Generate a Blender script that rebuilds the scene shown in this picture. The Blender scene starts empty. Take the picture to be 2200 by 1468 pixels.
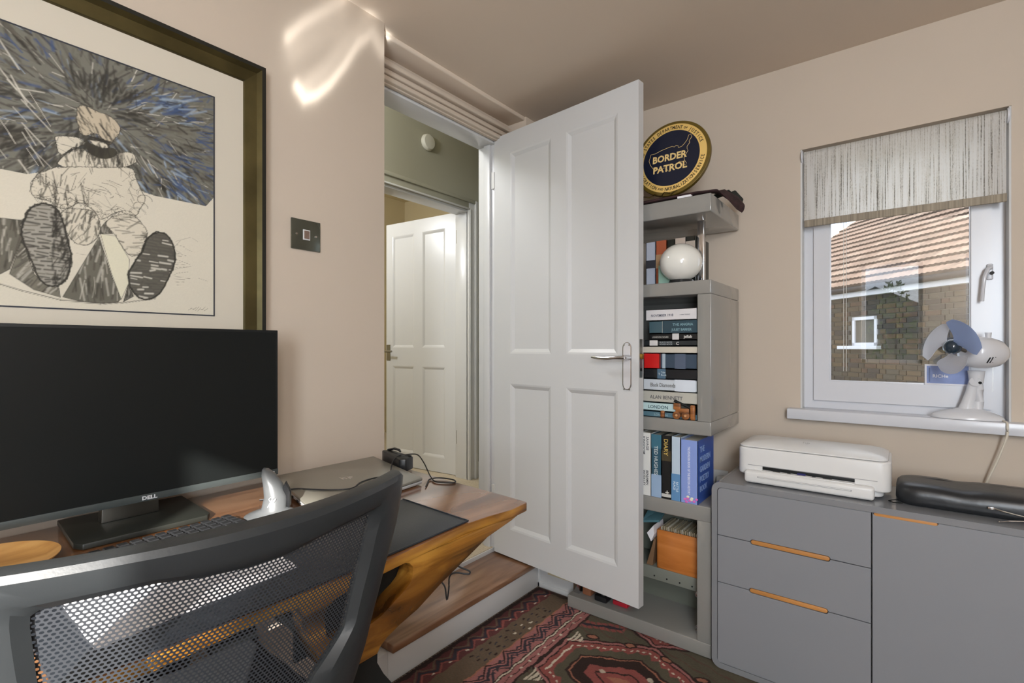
import bpy, bmesh, math, random
import numpy as np
from mathutils import Matrix, Vector
C = bpy.context.scene.collection
SC = bpy.context.scene
random.seed(5); rng = np.random.default_rng(7)
E = 1.12                       # eye height above the room floor (metres)

# ------------------------------------------------------------------ camera
cd = bpy.data.cameras.new('camera'); cam = bpy.data.objects.new('camera', cd); C.objects.link(cam)
cd.sensor_width = 36; cd.lens = 1071.5/2200*36; cd.clip_start = .02; cd.clip_end = 200
cd.shift_y = 12/2200
cam.location = (0, 0, E); cam.rotation_euler = (math.pi/2, 0, math.radians(37.93))
SC.camera = cam
# ------------------------------------------------------------------ world, sun, exposure
SC.view_settings.view_transform = 'Standard'; SC.view_settings.look = 'None'
SC.view_settings.gamma = 1; SC.view_settings.use_curve_mapping = False
SC.view_settings.exposure = 0.16
SC.cycles.max_bounces = 10; SC.cycles.diffuse_bounces = 6; SC.cycles.transparent_max_bounces = 24
SC.cycles.sample_clamp_indirect = 6
w = bpy.data.worlds.new('world'); SC.world = w; w.use_nodes = True
nt = w.node_tree; nt.nodes.clear()
wo = nt.nodes.new('ShaderNodeOutputWorld'); wb = nt.nodes.new('ShaderNodeBackground')
ns = nt.nodes.new('ShaderNodeTexNoise'); ns.inputs['Scale'].default_value = 2.2; ns.inputs['Detail'].default_value = 6
cr = nt.nodes.new('ShaderNodeValToRGB')
cr.color_ramp.elements[0].position = .40; cr.color_ramp.elements[0].color = (.62, .77, 1, 1)
cr.color_ramp.elements[1].position = .58; cr.color_ramp.elements[1].color = (.93, .96, 1, 1)
tc = nt.nodes.new('ShaderNodeTexCoord')
nt.links.new(tc.outputs['Generated'], ns.inputs['Vector']); nt.links.new(ns.outputs['Fac'], cr.inputs['Fac'])
nt.links.new(cr.outputs['Color'], wb.inputs['Color']); wb.inputs['Strength'].default_value = 2.4
nt.links.new(wb.outputs[0], wo.inputs[0])

def lamp(name, kind, loc, direction, energy, color=(1, 1, 1), **kw):
    d = bpy.data.lights.new(name, kind); d.energy = energy; d.color = color
    for k, v in kw.items(): setattr(d, k, v)
    o = bpy.data.objects.new(name, d); C.objects.link(o); o.location = loc
    o.rotation_euler = Vector(direction).to_track_quat('-Z', 'Y').to_euler()
    return o
lamp('sun', 'SUN', (3, -4, 5), (-.70, .714, -.40), 19, (1, .95, .88), angle=math.radians(.8))
# daylight of the rear window on the right
lamp('window_daylight', 'AREA', (.715, -1.22, E+.25), (-.40, 1, 0), 38, (.84, .92, 1), shape='RECTANGLE', size=.50, size_y=1.0)
# fill lamp added under the ceiling behind the camera, brightening room and ceiling
lamp('room_fill', 'POINT', (.78, -.55, 1.92), (0, 0, -1), 38, (.93, .96, 1), shadow_soft_size=.16)
# unseen fill lamps added to brighten the hall and the far room
lamp('hall_fill', 'POINT', (-2.0, .9, E+1.3), (0, 0, -1), 34, (.97, .98, 1), shadow_soft_size=.12)
lamp('far_room_fill', 'POINT', (-3.5, 1.5, E+1.15), (0, 0, -1), 46, (.95, .97, 1), shadow_soft_size=.12)
# sunlight thrown up from a shiny thing on the desk on to the wall and the ceiling corner
g = lamp('sun_glint', 'SPOT', (-.80, .50, E-.25), (-.60, .33, 1.14), 260, (1, .99, .97), spot_size=math.radians(24), spot_blend=.3, shadow_soft_size=.004)
g.data.use_nodes = True; gn = g.data.node_tree.nodes; gk = g.data.node_tree.links
# the thrown light is drawn out in thin curved caustic bands: strength by distance to three curves across the beam
def gnode(op, *ins, vec=False):
    n_ = gn.new('ShaderNodeVectorMath' if vec else 'ShaderNodeMath'); n_.operation = op
    for i, v in enumerate(ins):
        if isinstance(v, bpy.types.NodeSocket): gk.new(v, n_.inputs[i])
        else: n_.inputs[i].default_value = v
    return n_
ge = gn['Emission']; gt_ = gn.new('ShaderNodeTexCoord'); gs = gn.new('ShaderNodeSeparateXYZ'); gk.new(gt_.outputs['Normal'], gs.inputs[0])
ga = gnode('MULTIPLY', gnode('DIVIDE', gs.outputs[0], gs.outputs[2]).outputs[0], -1.0).outputs[0]
gb_ = gnode('MULTIPLY', gnode('DIVIDE', gs.outputs[1], gs.outputs[2]).outputs[0], -1.0).outputs[0]
gc = gn.new('ShaderNodeCombineXYZ'); gk.new(ga, gc.inputs[0]); gk.new(gb_, gc.inputs[1])
total = None
for curve, wd, st in (([(.147, -.024), (.117, .003), (.089, -.003), (.062, -.023), (.032, -.040), (0, -.049), (-.028, -.048), (-.046, -.027)], .010, 1.0),
                      ([(-.060, .035), (-.029, .043), (.009, .047), (.05, .05)], .0095, .8),
                      ([(-.020, -.030), (.020, -.020), (.054, -.002), (.104, .020)], .018, .45),
                      ([(-.05, .020), (.0, .024), (.05, .030)], .026, .34)):
    dist = None
    for (x0_, y0_), (x1_, y1_) in zip(curve, curve[1:]):
        dx_, dy_ = x1_-x0_, y1_-y0_; L2_ = dx_*dx_+dy_*dy_
        pa = gnode('SUBTRACT', gc.outputs[0], (x0_, y0_, 0), vec=True).outputs[0]
        h_ = gnode('DOT_PRODUCT', pa, (dx_/L2_, dy_/L2_, 0), vec=True).outputs['Value']
        cl = gn.new('ShaderNodeClamp'); gk.new(h_, cl.inputs[0])
        sc = gn.new('ShaderNodeVectorMath'); sc.operation = 'SCALE'; sc.inputs[0].default_value = (dx_, dy_, 0); gk.new(cl.outputs[0], sc.inputs['Scale'])
        le = gnode('LENGTH', gnode('SUBTRACT', pa, sc.outputs[0], vec=True).outputs[0], vec=True).outputs['Value']
        dist = le if dist is None else gnode('MINIMUM', dist, le).outputs[0]
    q_ = gnode('DIVIDE', dist, wd).outputs[0]; q_ = gnode('MULTIPLY', q_, q_).outputs[0]
    e_ = gnode('DIVIDE', st, gnode('ADD', gnode('MULTIPLY', q_, q_).outputs[0], gnode('ADD', q_, 1.0).outputs[0]).outputs[0]).outputs[0]
    total = e_ if total is None else gnode('ADD', total, e_).outputs[0]
gk.new(gnode('MULTIPLY', total, 1.0).outputs[0], ge.inputs['Strength'])

# ------------------------------------------------------------------ helpers
def lin(c):
    c = c/255
    return c/12.92 if c <= .04045 else ((c+.055)/1.055)**2.4
def rgb(c): return tuple(lin(v) for v in c)+(1,)
MATS = {}
def M(name, col, rough=.5, metal=0, var=0, scale=8, bump=0, bscale=60, spec=.5, coat=0, stretch=(1, 1, 1), col2=None, sheen=0, detail=4):
    if name in MATS: return MATS[name]
    m = bpy.data.materials.new(name); m.use_nodes = True; n = m.node_tree.nodes; l = m.node_tree.links
    b = n['Principled BSDF']; b.inputs['Base Color'].default_value = rgb(col)
    b.inputs['Roughness'].default_value = rough; b.inputs['Metallic'].default_value = metal
    b.inputs['Specular IOR Level'].default_value = spec; b.inputs['Coat Weight'].default_value = coat
    b.inputs['Sheen Weight'].default_value = sheen
    t = n.new('ShaderNodeTexCoord'); mp = n.new('ShaderNodeMapping'); mp.inputs['Scale'].default_value = stretch
    l.new(t.outputs['Object'], mp.inputs['Vector'])
    if var or col2:
        ns = n.new('ShaderNodeTexNoise'); ns.inputs['Scale'].default_value = scale; ns.inputs['Detail'].default_value = detail
        l.new(mp.outputs[0], ns.inputs['Vector'])
        r = n.new('ShaderNodeValToRGB'); r.color_ramp.elements[0].position = .33; r.color_ramp.elements[1].position = .67
        if col2: a, bb = rgb(col), rgb(col2)
        else:
            a = tuple(min(1, v*(1-var)) for v in rgb(col)[:3])+(1,); bb = tuple(min(1, v*(1+var)) for v in rgb(col)[:3])+(1,)
        r.color_ramp.elements[0].color = a; r.color_ramp.elements[1].color = bb
        l.new(ns.outputs['Fac'], r.inputs['Fac']); l.new(r.outputs['Color'], b.inputs['Base Color'])
    if bump:
        n2 = n.new('ShaderNodeTexNoise'); n2.inputs['Scale'].default_value = bscale; n2.inputs['Detail'].default_value = 3
        l.new(mp.outputs[0], n2.inputs['Vector'])
        bp = n.new('ShaderNodeBump'); bp.inputs['Strength'].default_value = bump; bp.inputs['Distance'].default_value = .002
        l.new(n2.outputs['Fac'], bp.inputs['Height']); l.new(bp.outputs['Normal'], b.inputs['Normal'])
    MATS[name] = m; return m
def wood(name, c1, c2, c3, axis, rough=.35, scale=6, coat=.3, knots=True):
    m = bpy.data.materials.new(name); m.use_nodes = True; n = m.node_tree.nodes; l = m.node_tree.links
    b = n['Principled BSDF']; b.inputs['Roughness'].default_value = rough; b.inputs['Coat Weight'].default_value = coat; b.inputs['Coat Roughness'].default_value = .15
    t = n.new('ShaderNodeTexCoord'); mp = n.new('ShaderNodeMapping')
    s = [5, 5, 5]; s[axis] = .7; mp.inputs['Scale'].default_value = s
    l.new(t.outputs['Object'], mp.inputs['Vector'])
    a = n.new('ShaderNodeTexNoise'); a.inputs['Scale'].default_value = scale; a.inputs['Detail'].default_value = 8; a.inputs['Distortion'].default_value = 1.2
    l.new(mp.outputs[0], a.inputs['Vector'])
    r = n.new('ShaderNodeValToRGB'); e = r.color_ramp.elements
    e[0].position = .34; e[0].color = rgb(c1); e[1].position = .66; e[1].color = rgb(c3); k = e.new(.5); k.color = rgb(c2)
    l.new(a.outputs['Fac'], r.inputs['Fac']); out = r.outputs['Color']
    if knots:
        v = n.new('ShaderNodeTexNoise'); v.inputs['Scale'].default_value = 7; v.inputs['Detail'].default_value = 2
        mm = n.new('ShaderNodeMapping'); s2 = [1, 1, 1]; s2[axis] = .45; mm.inputs['Scale'].default_value = s2
        l.new(t.outputs['Object'], mm.inputs['Vector']); l.new(mm.outputs[0], v.inputs['Vector'])
        r2 = n.new('ShaderNodeValToRGB'); r2.color_ramp.elements[0].position = .34; r2.color_ramp.elements[0].color = (.22, .15, .1, 1)
        r2.color_ramp.elements[1].position = .5; r2.color_ramp.elements[1].color = (1, 1, 1, 1)
        l.new(v.outputs['Fac'], r2.inputs['Fac'])
        mx = n.new('ShaderNodeMixRGB'); mx.blend_type = 'MULTIPLY'; mx.inputs[0].default_value = .8
        l.new(out, mx.inputs[1]); l.new(r2.outputs['Color'], mx.inputs[2]); out = mx.outputs[0]
    l.new(out, b.inputs['Base Color']); MATS[name] = m; return m
def thin_glass(name, tint=(1, 1, 1), refl=1.0):
    m = bpy.data.materials.new(name); m.use_nodes = True; n = m.node_tree.nodes; l = m.node_tree.links; n.clear()
    o = n.new('ShaderNodeOutputMaterial'); mx = n.new('ShaderNodeMixShader'); tr = n.new('ShaderNodeBsdfTransparent'); g = n.new('ShaderNodeBsdfGlossy')
    tr.inputs[0].default_value = (*tint, 1); g.inputs['Roughness'].default_value = 0.01
    lw = n.new('ShaderNodeLayerWeight'); lw.inputs[0].default_value = .5; pw = n.new('ShaderNodeMath'); pw.operation = 'POWER'; pw.inputs[1].default_value = 5
    f = n.new('ShaderNodeMath'); f.operation = 'MULTIPLY_ADD'; f.inputs[1].default_value = .94; f.inputs[2].default_value = .045
    l.new(lw.outputs['Facing'], pw.inputs[0]); l.new(pw.outputs[0], f.inputs[0])
    mu = n.new('ShaderNodeMath'); mu.operation = 'MULTIPLY'; mu.inputs[1].default_value = refl; mu.use_clamp = True
    l.new(f.outputs[0], mu.inputs[0]); l.new(mu.outputs[0], mx.inputs[0]); l.new(tr.outputs[0], mx.inputs[1]); l.new(g.outputs[0], mx.inputs[2]); l.new(mx.outputs[0], o.inputs[0])
    m.use_backface_culling = False; MATS[name] = m; return m
def translucent(name, col, fac, alpha=0, rough=.3):
    m = bpy.data.materials.new(name); m.use_nodes = True; n = m.node_tree.nodes; l = m.node_tree.links
    b = n['Principled BSDF']; b.inputs['Base Color'].default_value = rgb(col); b.inputs['Roughness'].default_value = rough
    o = n['Material Output']; t = n.new('ShaderNodeBsdfTranslucent'); t.inputs[0].default_value = rgb(col)
    mx = n.new('ShaderNodeMixShader'); mx.inputs[0].default_value = fac
    l.new(b.outputs[0], mx.inputs[1]); l.new(t.outputs[0], mx.inputs[2]); last = mx
    if alpha:
        tr = n.new('ShaderNodeBsdfTransparent'); tr.inputs[0].default_value = rgb([min(255, int(v*.4+150)) for v in col])
        m2 = n.new('ShaderNodeMixShader'); m2.inputs[0].default_value = alpha
        l.new(mx.outputs[0], m2.inputs[1]); l.new(tr.outputs[0], m2.inputs[2]); last = m2
    l.new(last.outputs[0], o.inputs[0]); MATS[name] = m; return m
def vcol_mat(name, rough=.8, bump=0, spec=.3):
    m = bpy.data.materials.new(name); m.use_nodes = True; n = m.node_tree.nodes; l = m.node_tree.links
    b = n['Principled BSDF']; b.inputs['Roughness'].default_value = rough; b.inputs['Specular IOR Level'].default_value = spec
    a = n.new('ShaderNodeVertexColor'); a.layer_name = 'Col'; l.new(a.outputs['Color'], b.inputs['Base Color'])
    if bump:
        t = n.new('ShaderNodeTexCoord'); n2 = n.new('ShaderNodeTexNoise'); n2.inputs['Scale'].default_value = 900
        l.new(t.outputs['Object'], n2.inputs['Vector']); bp = n.new('ShaderNodeBump'); bp.inputs['Strength'].default_value = bump
        bp.inputs['Distance'].default_value = .002; l.new(n2.outputs['Fac'], bp.inputs['Height']); l.new(bp.outputs['Normal'], b.inputs['Normal'])
    MATS[name] = m; return m

WM = {}
def link(name, data, parent=None, mat=None, smooth=False):
    if parent is not None:
        data.transform(WM[parent.name].inverted())
    o = bpy.data.objects.new(name, data); C.objects.link(o)
    if parent is not None: o.parent = parent; WM[o.name] = WM[parent.name]
    else: WM[o.name] = Matrix()
    if mat is not None: data.materials.append(mat)
    if smooth:
        for p in data.polygons: p.use_smooth = True
    return o
def tag(o, label=None, cat=None, group=None, kind=None):
    if label: o['label'] = label
    if cat: o['category'] = cat
    if group: o['group'] = group
    if kind: o['kind'] = kind
    return o
def T(name, label, cat, loc, group=None, rot=0):
    o = bpy.data.objects.new(name, None); C.objects.link(o); o.location = loc; o.rotation_euler = (0, 0, rot)
    o.empty_display_size = .05
    WM[o.name] = Matrix.Translation(loc) @ Matrix.Rotation(rot, 4, 'Z')
    return tag(o, label, cat, group)
class MB:
    def __init__(s): s.b = bmesh.new()
    def box(s, x0, x1, y0, y1, z0, z1, mat=None):
        r = bmesh.ops.create_cube(s.b, size=1)
        t = Matrix.Translation(((x0+x1)/2, (y0+y1)/2, (z0+z1)/2)) @ Matrix.Diagonal((abs(x1-x0), abs(y1-y0), abs(z1-z0), 1))
        if mat is not None: t = mat @ t
        bmesh.ops.transform(s.b, matrix=t, verts=r['verts']); return s
    def cyl(s, p0, p1, r0, r1=None, n=20, caps=True):
        p0, p1 = Vector(p0), Vector(p1); d = p1-p0
        r = bmesh.ops.create_cone(s.b, cap_ends=caps, segments=n, radius1=r0, radius2=r0 if r1 is None else r1, depth=d.length)
        t = Matrix.Translation((p0+p1)/2) @ d.to_track_quat('Z', 'Y').to_matrix().to_4x4()
        bmesh.ops.transform(s.b, matrix=t, verts=r['verts']); return s
    def sph(s, c, r, sc=(1, 1, 1), n=24, rot=None):
        q = bmesh.ops.create_uvsphere(s.b, u_segments=n, v_segments=max(8, n//2), radius=r)
        t = Matrix.Translation(c) @ (rot.to_4x4() if rot else Matrix()) @ Matrix.Diagonal((*sc, 1))
        bmesh.ops.transform(s.b, matrix=t, verts=q['verts']); return s
    def prism(s, pts, vec):   # pts 3d polygon, extruded along vec
        v = [s.b.verts.new(p) for p in pts]; f = s.b.faces.new(v)
        r = bmesh.ops.extrude_face_region(s.b, geom=[f])
        vs = [g for g in r['geom'] if isinstance(g, bmesh.types.BMVert)]
        bmesh.ops.translate(s.b, verts=vs, vec=vec); return s
    def tube(s, pts, r, n=8, closed=False, flat=1.0, up=(0, 0, 1)):
        pts = [Vector(p) for p in pts]; rings = []
        N = len(pts)
        for i, p in enumerate(pts):
            a = pts[(i-1) % N] if (closed or i > 0) else p; b = pts[(i+1) % N] if (closed or i < N-1) else p
            d = (b-a).normalized(); u = Vector(up); x = d.cross(u)
            if x.length < 1e-4: x = d.cross(Vector((1, 0, 0)))
            x.normalize(); y = x.cross(d).normalized()
            rr = r[i] if isinstance(r, (list, tuple)) else r
            rings.append([s.b.verts.new(p+(x*math.cos(t)+y*math.sin(t)*flat)*rr) for t in [2*math.pi*k/n for k in range(n)]])
        for i in range(N if closed else N-1):
            A, B = rings[i], rings[(i+1) % N]
            for k in range(n): s.b.faces.new((A[k], A[(k+1) % n], B[(k+1) % n], B[k]))
        if not closed:
            s.b.faces.new(rings[0][::-1]); s.b.faces.new(rings[-1])
        return s
    def cable(s, pts, r, n=8, k=5):
        P = [Vector(p) for p in pts]; out = []
        for i in range(len(P)-1):
            a = P[max(0, i-1)]; b = P[i]; c = P[i+1]; d = P[min(len(P)-1, i+2)]
            for j in range(k):
                t = j/k; out.append(.5*((2*b)+(c-a)*t+(2*a-5*b+4*c-d)*t*t+(3*b-a-3*c+d)*t**3))
        out.append(P[-1]); return s.tube(out, r, n)
    def lathe(s, prof, c, axis='Z', n=32):
        rings = []
        for (r, h) in prof:
            ring = []
            for k in range(n):
                a = 2*math.pi*k/n
                ring.append(s.b.verts.new((c[0]+r*math.cos(a), c[1]+r*math.sin(a), c[2]+h)))
            rings.append(ring)
        for i in range(len(rings)-1):
            for k in range(n): s.b.faces.new((rings[i][k], rings[i][(k+1) % n], rings[i+1][(k+1) % n], rings[i+1][k]))
        s.b.faces.new(rings[0][::-1]); s.b.faces.new(rings[-1]); return s
    def go(s, name, mat, parent=None, smooth=False, bevel=0, seg=2, mtx=None, angle=None):
        bmesh.ops.recalc_face_normals(s.b, faces=s.b.faces)
        if bevel:
            ed = [e for e in s.b.edges if len(e.link_faces) == 2 and e.calc_face_angle(0) > .5]
            bmesh.ops.bevel(s.b, geom=ed, offset=bevel, segments=seg, affect='EDGES', clamp_overlap=True, profile=.5)
        me = bpy.data.meshes.new(name)
        if mtx is not None: bmesh.ops.transform(s.b, matrix=mtx, verts=s.b.verts)
        s.b.to_mesh(me); s.b.free()
        o = link(name, me, parent, mat)
        if smooth or bevel:
            for p in me.polygons: p.use_smooth = True
            me.set_sharp_from_angle(angle=math.radians(angle or 35))
        return o
def rbox(name, mat, parent, x0, x1, y0, y1, z0, z1, bevel=.002, seg=2, mtx=None):
    return MB().box(x0, x1, y0, y1, z0, z1).go(name, mat, parent, bevel=bevel, seg=seg, mtx=mtx)
def struct(o): o['kind'] = 'structure'; return o
def text(name, body, size, mat, parent, org, right, up, extrude=.0002, align='LEFT', sx=1, bold=0, label=None):
    cu = bpy.data.curves.new('txt', 'FONT'); cu.body = body; cu.size = size; cu.extrude = extrude; cu.align_x = align; cu.offset = bold
    cu.resolution_u = 2
    ob = bpy.data.objects.new('txt', cu); C.objects.link(ob)
    dg = bpy.context.evaluated_depsgraph_get(); me = bpy.data.meshes.new_from_object(ob.evaluated_get(dg))
    bpy.data.objects.remove(ob)
    r = Vector(right).normalized(); u = Vector(up).normalized(); nrm = r.cross(u)
    mt = Matrix((( r.x, u.x, nrm.x, org[0]), (r.y, u.y, nrm.y, org[1]), (r.z, u.z, nrm.z, org[2]), (0, 0, 0, 1))) @ Matrix.Diagonal((sx, 1, 1, 1))
    me.transform(mt); me.materials.clear()
    o = link(name, me, parent, mat)
    if label: o['label'] = label
    return o
def grid_mesh(name, nx, ny, fpos, cols):
    # nx*ny vertices, colours (ny,nx,3) linear
    me = bpy.data.meshes.new(name); V = fpos.reshape(-1, 3).astype(np.float32)
    me.vertices.add(nx*ny); me.vertices.foreach_set('co', V.ravel())
    i = np.arange((nx-1)*(ny-1)); r = i//(nx-1); c = i % (nx-1); a = r*nx+c
    Q = np.stack([a, a+1, a+nx+1, a+nx], 1).astype(np.int32)
    me.loops.add(len(Q)*4); me.loops.foreach_set('vertex_index', Q.ravel())
    me.polygons.add(len(Q)); me.polygons.foreach_set('loop_start', (np.arange(len(Q))*4).astype(np.int32))
    me.update(calc_edges=True)
    at = me.color_attributes.new('Col', 'FLOAT_COLOR', 'POINT')
    cc = np.ones((nx*ny, 4), np.float32); cc[:, :3] = cols.reshape(-1, 3)
    at.data.foreach_set('color', cc.ravel()); return me

# ------------------------------------------------------------------ materials
m_wall = M('wall_paint', (198, 185, 170), .75, var=.015, scale=3, bump=.06, bscale=90, spec=.25)
m_ceil = M('ceiling_paint', (214, 200, 184), .8, var=.01, scale=2, spec=.2)
m_white = M('white_gloss', (201, 202, 203), .28, spec=.4, bump=.04, bscale=25, stretch=(1, 1, .2))
m_white2 = M('white_satin', (204, 204, 203), .4, spec=.4)
m_upvc = M('white_upvc', (208, 210, 216), .25, spec=.45)
m_hall = M('hall_paint', (164, 162, 146), .7, var=.01, scale=2)
m_cream = M('cream_paint', (205, 192, 158), .7, var=.01)
m_carpet = M('beige_carpet', (188, 176, 156), .95, var=.1, scale=120, bump=.6, bscale=300, spec=.1)
m_board = M('floor_board', (110, 92, 76), .6, var=.1, scale=5, stretch=(1, 5, 1))
m_tread = wood('tread_wood', (100, 66, 42), (126, 90, 64), (146, 112, 86), 1, rough=.3, scale=3, coat=.5, knots=False)
m_desk = wood('desk_wood', (66, 42, 18), (142, 94, 34), (188, 136, 56), 1, rough=.24, scale=4.2, coat=.6)
m_grey = M('shelf_gloss_grey', (138, 137, 133), .12, spec=.5, coat=.4)
m_cab = M('cabinet_grey', (134, 136, 141), .32, spec=.45)
m_cabtop = M('cabinet_top_grey', (128, 130, 134), .2, spec=.5, coat=.3)
m_oak = M('oak_handle', (190, 132, 72), .45, var=.15, scale=14, stretch=(.2, 1, 1))
m_black = M('black_plastic', (30, 31, 33), .38, spec=.4)
m_matte = M('matte_black', (20, 22, 22), .55, spec=.3)
m_screen = M('screen_black', (17, 20, 20), .42, spec=.25)
m_chair = M('chair_plastic', (38, 41, 43), .40, spec=.45, bump=.05, bscale=300)
m_chrome = M('chrome', (205, 205, 208), .12, metal=1)
m_steel = M('brushed_steel', (150, 148, 142), .32, metal=1, var=.05, scale=40, stretch=(1, 1, .05))
m_paper = M('page_paper', (226, 220, 204), .8, var=.06, scale=200, stretch=(.1, .1, 5))
m_wpaper = M('white_paper', (232, 232, 238), .7)

# ================================================================== SETTING
XA, YW, CE = -1.394, 2.23, E+1.11
struct(rbox('wall_left', m_wall, None, -1.53, XA, -1.42, 1.08, -.02, CE+.02, bevel=.004))
bb = MB().box(XA, -1.337, -1.3, 1.05, 0, .112).go('baseboard_left', m_white2, None, bevel=.004); struct(bb)
# recess: door wall with its opening, side wall towards the window, dropped soffit
b = MB(); b.box(-1.64, -1.53, 1.86, 2.36, 0, CE); b.box(-1.64, -1.53, 1.062, 1.86, E+1.0, CE+.4); b.box(-1.64, -1.531, .2, 1.062, 0, CE+.4)
struct(b.go('wall_door_side', m_wall))
struct(rbox('wall_recess_side', m_wall, None, -1.60, -1.423, 1.935, 2.33, 0, CE+.01, bevel=.003))
struct(rbox('trim_soffit', m_ceil, None, -1.535, -1.43, 1.07, 1.94, CE-.016, CE+.03, bevel=.006, seg=3))
# pink painted architrave over the door: stepped mouldings, each strip its own piece
arch = struct(rbox('trim_architrave', m_wall, None, -1.535, -1.518, 1.02, 1.925, E+.985, E+1.062, bevel=.002))
for i, (z0, z1, d) in enumerate(((1.044, 1.064, .034), (1.018, 1.036, .024), (.990, 1.008, .030))):
    rbox('moulding', m_wall, arch, -1.53, -1.518+d-.012, 1.02, 1.925, E+z0, E+z1, bevel=.004, seg=3)
rbox('moulding', m_wall, arch, -1.53, -1.505, 1.862, 1.932, .16, E+.985, bevel=.004, seg=3)
# white lining of the doorway
ln = struct(MB().box(-1.645, -1.517, 1.842, 1.862, .155, E+1.0).go('trim_door_lining', m_white, None, bevel=.002))
rbox('lining_head', m_white, ln, -1.645, -1.54, 1.06, 1.862, E+.976, E+1.0, bevel=.002)
rbox('lining_jamb', m_white, ln, -1.645, -1.54, 1.062, 1.08, .155, E+1.0, bevel=.002)
rbox('door_stop', m_white, ln, -1.60, -1.562, 1.828, 1.842, .155, E+.976, bevel=.002)
# window wall with its opening
wx0, wx1, wz0, wz1 = -.309, .278, E-.245, E+.770
b = MB()
for (x0, x1, z0, z1) in ((-1.62, wx0, -.02, CE+.02), (wx1, 1.3, -.02, CE+.02), (wx0, wx1, -.02, wz0), (wx0, wx1, wz1, CE+.02)):
    b.box(x0, x1, YW, YW+.28, z0, z1)
struct(b.go('wall_window_side', m_wall))
rv = MB(); rv.box(wx0-.004, wx0+.006, YW+.001, YW+.09, wz0, wz1); rv.box(wx1-.006, wx1+.004, YW+.001, YW+.09, wz0, wz1)
struct(rv.go('trim_reveal', m_white2, None, bevel=.002))
# walls behind the camera
b = MB()
for (x0, x1, z0, z1) in ((-1.62, -.30, -.02, CE+.02), (.16, .45, -.02, CE+.02), (.98, 1.3, -.02, CE+.02), (-.30, .16, -.02, E-.15), (-.30, .16, E+.79, CE+.02), (.45, .98, -.02, E-.15), (.45, .98, E+.82, CE+.02)):
    b.box(x0, x1, -1.42, -1.30, z0, z1)
struct(b.go('wall_rear', m_wall))
struct(rbox('wall_right', m_wall, None, 1.12, 1.24, -1.42, 2.4, -.02, CE+.02, bevel=0))
m_gl = thin_glass('window_glass', refl=2.8)
for i, (x0, x1, z1) in enumerate(((-.30, .16, .79), (.45, .98, .82))):
    f = MB(); z0 = E-.15; z1 = E+z1
    for (a, bb_, c, d) in ((x0, x0+.03, z0, z1), (x1-.03, x1, z0, z1), (x0, x1, z0, z0+.03), (x0, x1, z1-.03, z1)): f.box(a, bb_, -1.40, -1.35, c, d)
    wf = struct(f.go('window_%d' % (i+2), m_upvc))
    rbox('pane', m_gl, wf, x0+.025, x1-.025, -1.378, -1.374, z0+.025, z1-.025, bevel=0)
# ceiling, floor
struct(rbox('ceiling', m_ceil, None, -1.56, 1.3, -1.42, 2.4, CE, CE+.12, bevel=0))
struct(rbox('floor', m_board, None, -1.62, 1.3, -1.42, 2.4, -.08, 0, bevel=0))
struct(rbox('baseboard_window_side', m_white2, None, -1.12, 1.1, 2.212, 2.23, 0, .11, bevel=.003))
# boxed-in pipework beside the step, white with a cream panel
bx = MB(); bx.box(-1.345, -1.33, 1.915, 1.935, 0, .26); bx.box(-1.345, -1.135, 1.915, 1.935, 0, .022); bx.box(-1.345, -1.12, 1.915, 1.935, .235, .26); bx.box(-1.345, -1.12, 1.921, 2.23, 0, .258)
bo = struct(bx.go('trim_boxing', m_white2, None, bevel=.0015))
rbox('panel', m_cream, bo, -1.285, -1.13, 1.917, 1.922, .07, .23, bevel=.001)
# step, tread, landing
struct(rbox('trim_step_riser', m_white2, None, -1.60, -1.3385, 1.05, 1.925, 0, .108, bevel=.003))
tr = rbox('step_tread', m_tread, None, -1.552, -1.316, 1.052, 1.93, .108, .135, bevel=.006, seg=3); tag(tr, 'brown varnished wooden step tread in front of the doorway', 'step')
struct(rbox('trim_landing_edge', m_white, None, -1.60, -1.546, 1.05, 1.93, .120, .153, bevel=.001))
struct(rbox('floor_hall', m_carpet, None, -4.7, -1.552, -.3, 3.9, .05, .156, bevel=0))
# hall
XH = -2.48
b = MB(); b.box(-2.58, XH, -.3, 1.86, .15, E+1.75); b.box(-2.58, XH, 2.675, 3.9, .15, E+1.75); b.box(-2.58, XH, 1.86, 2.675, E+.99, E+1.75)
struct(b.go('wall_hall', m_hall))
b = MB(); b.box(-2.5, -1.55, -.35, -.3, .1, E+1.75); b.box(-2.5, -1.55, 3.85, 3.9, .1, E+1.75)
b.box(-1.655, -1.64, -.3, 1.06, .1, E+1.75); b.box(-1.655, -1.64, 1.87, 3.9, .1, E+1.75); b.box(-1.655, -1.64, 1.05, 1.88, E+1.0, E+1.75)
struct(b.go('wall_hall_near', m_hall))
struct(rbox('ceiling_hall', m_cream, None, -4.7, -1.5, -.35, 3.9, E+1.7, E+1.78, bevel=0))
b = MB(); b.box(-4.7, -4.6, -.3, 3.9, .1, E+1.75); b.box(-4.7, -2.58, -.35, -.3, .1, E+1.75); b.box(-4.7, -2.58, 3.85, 3.9, .1, E+1.75)
struct(b.go('wall_far_room', m_cream))
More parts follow.
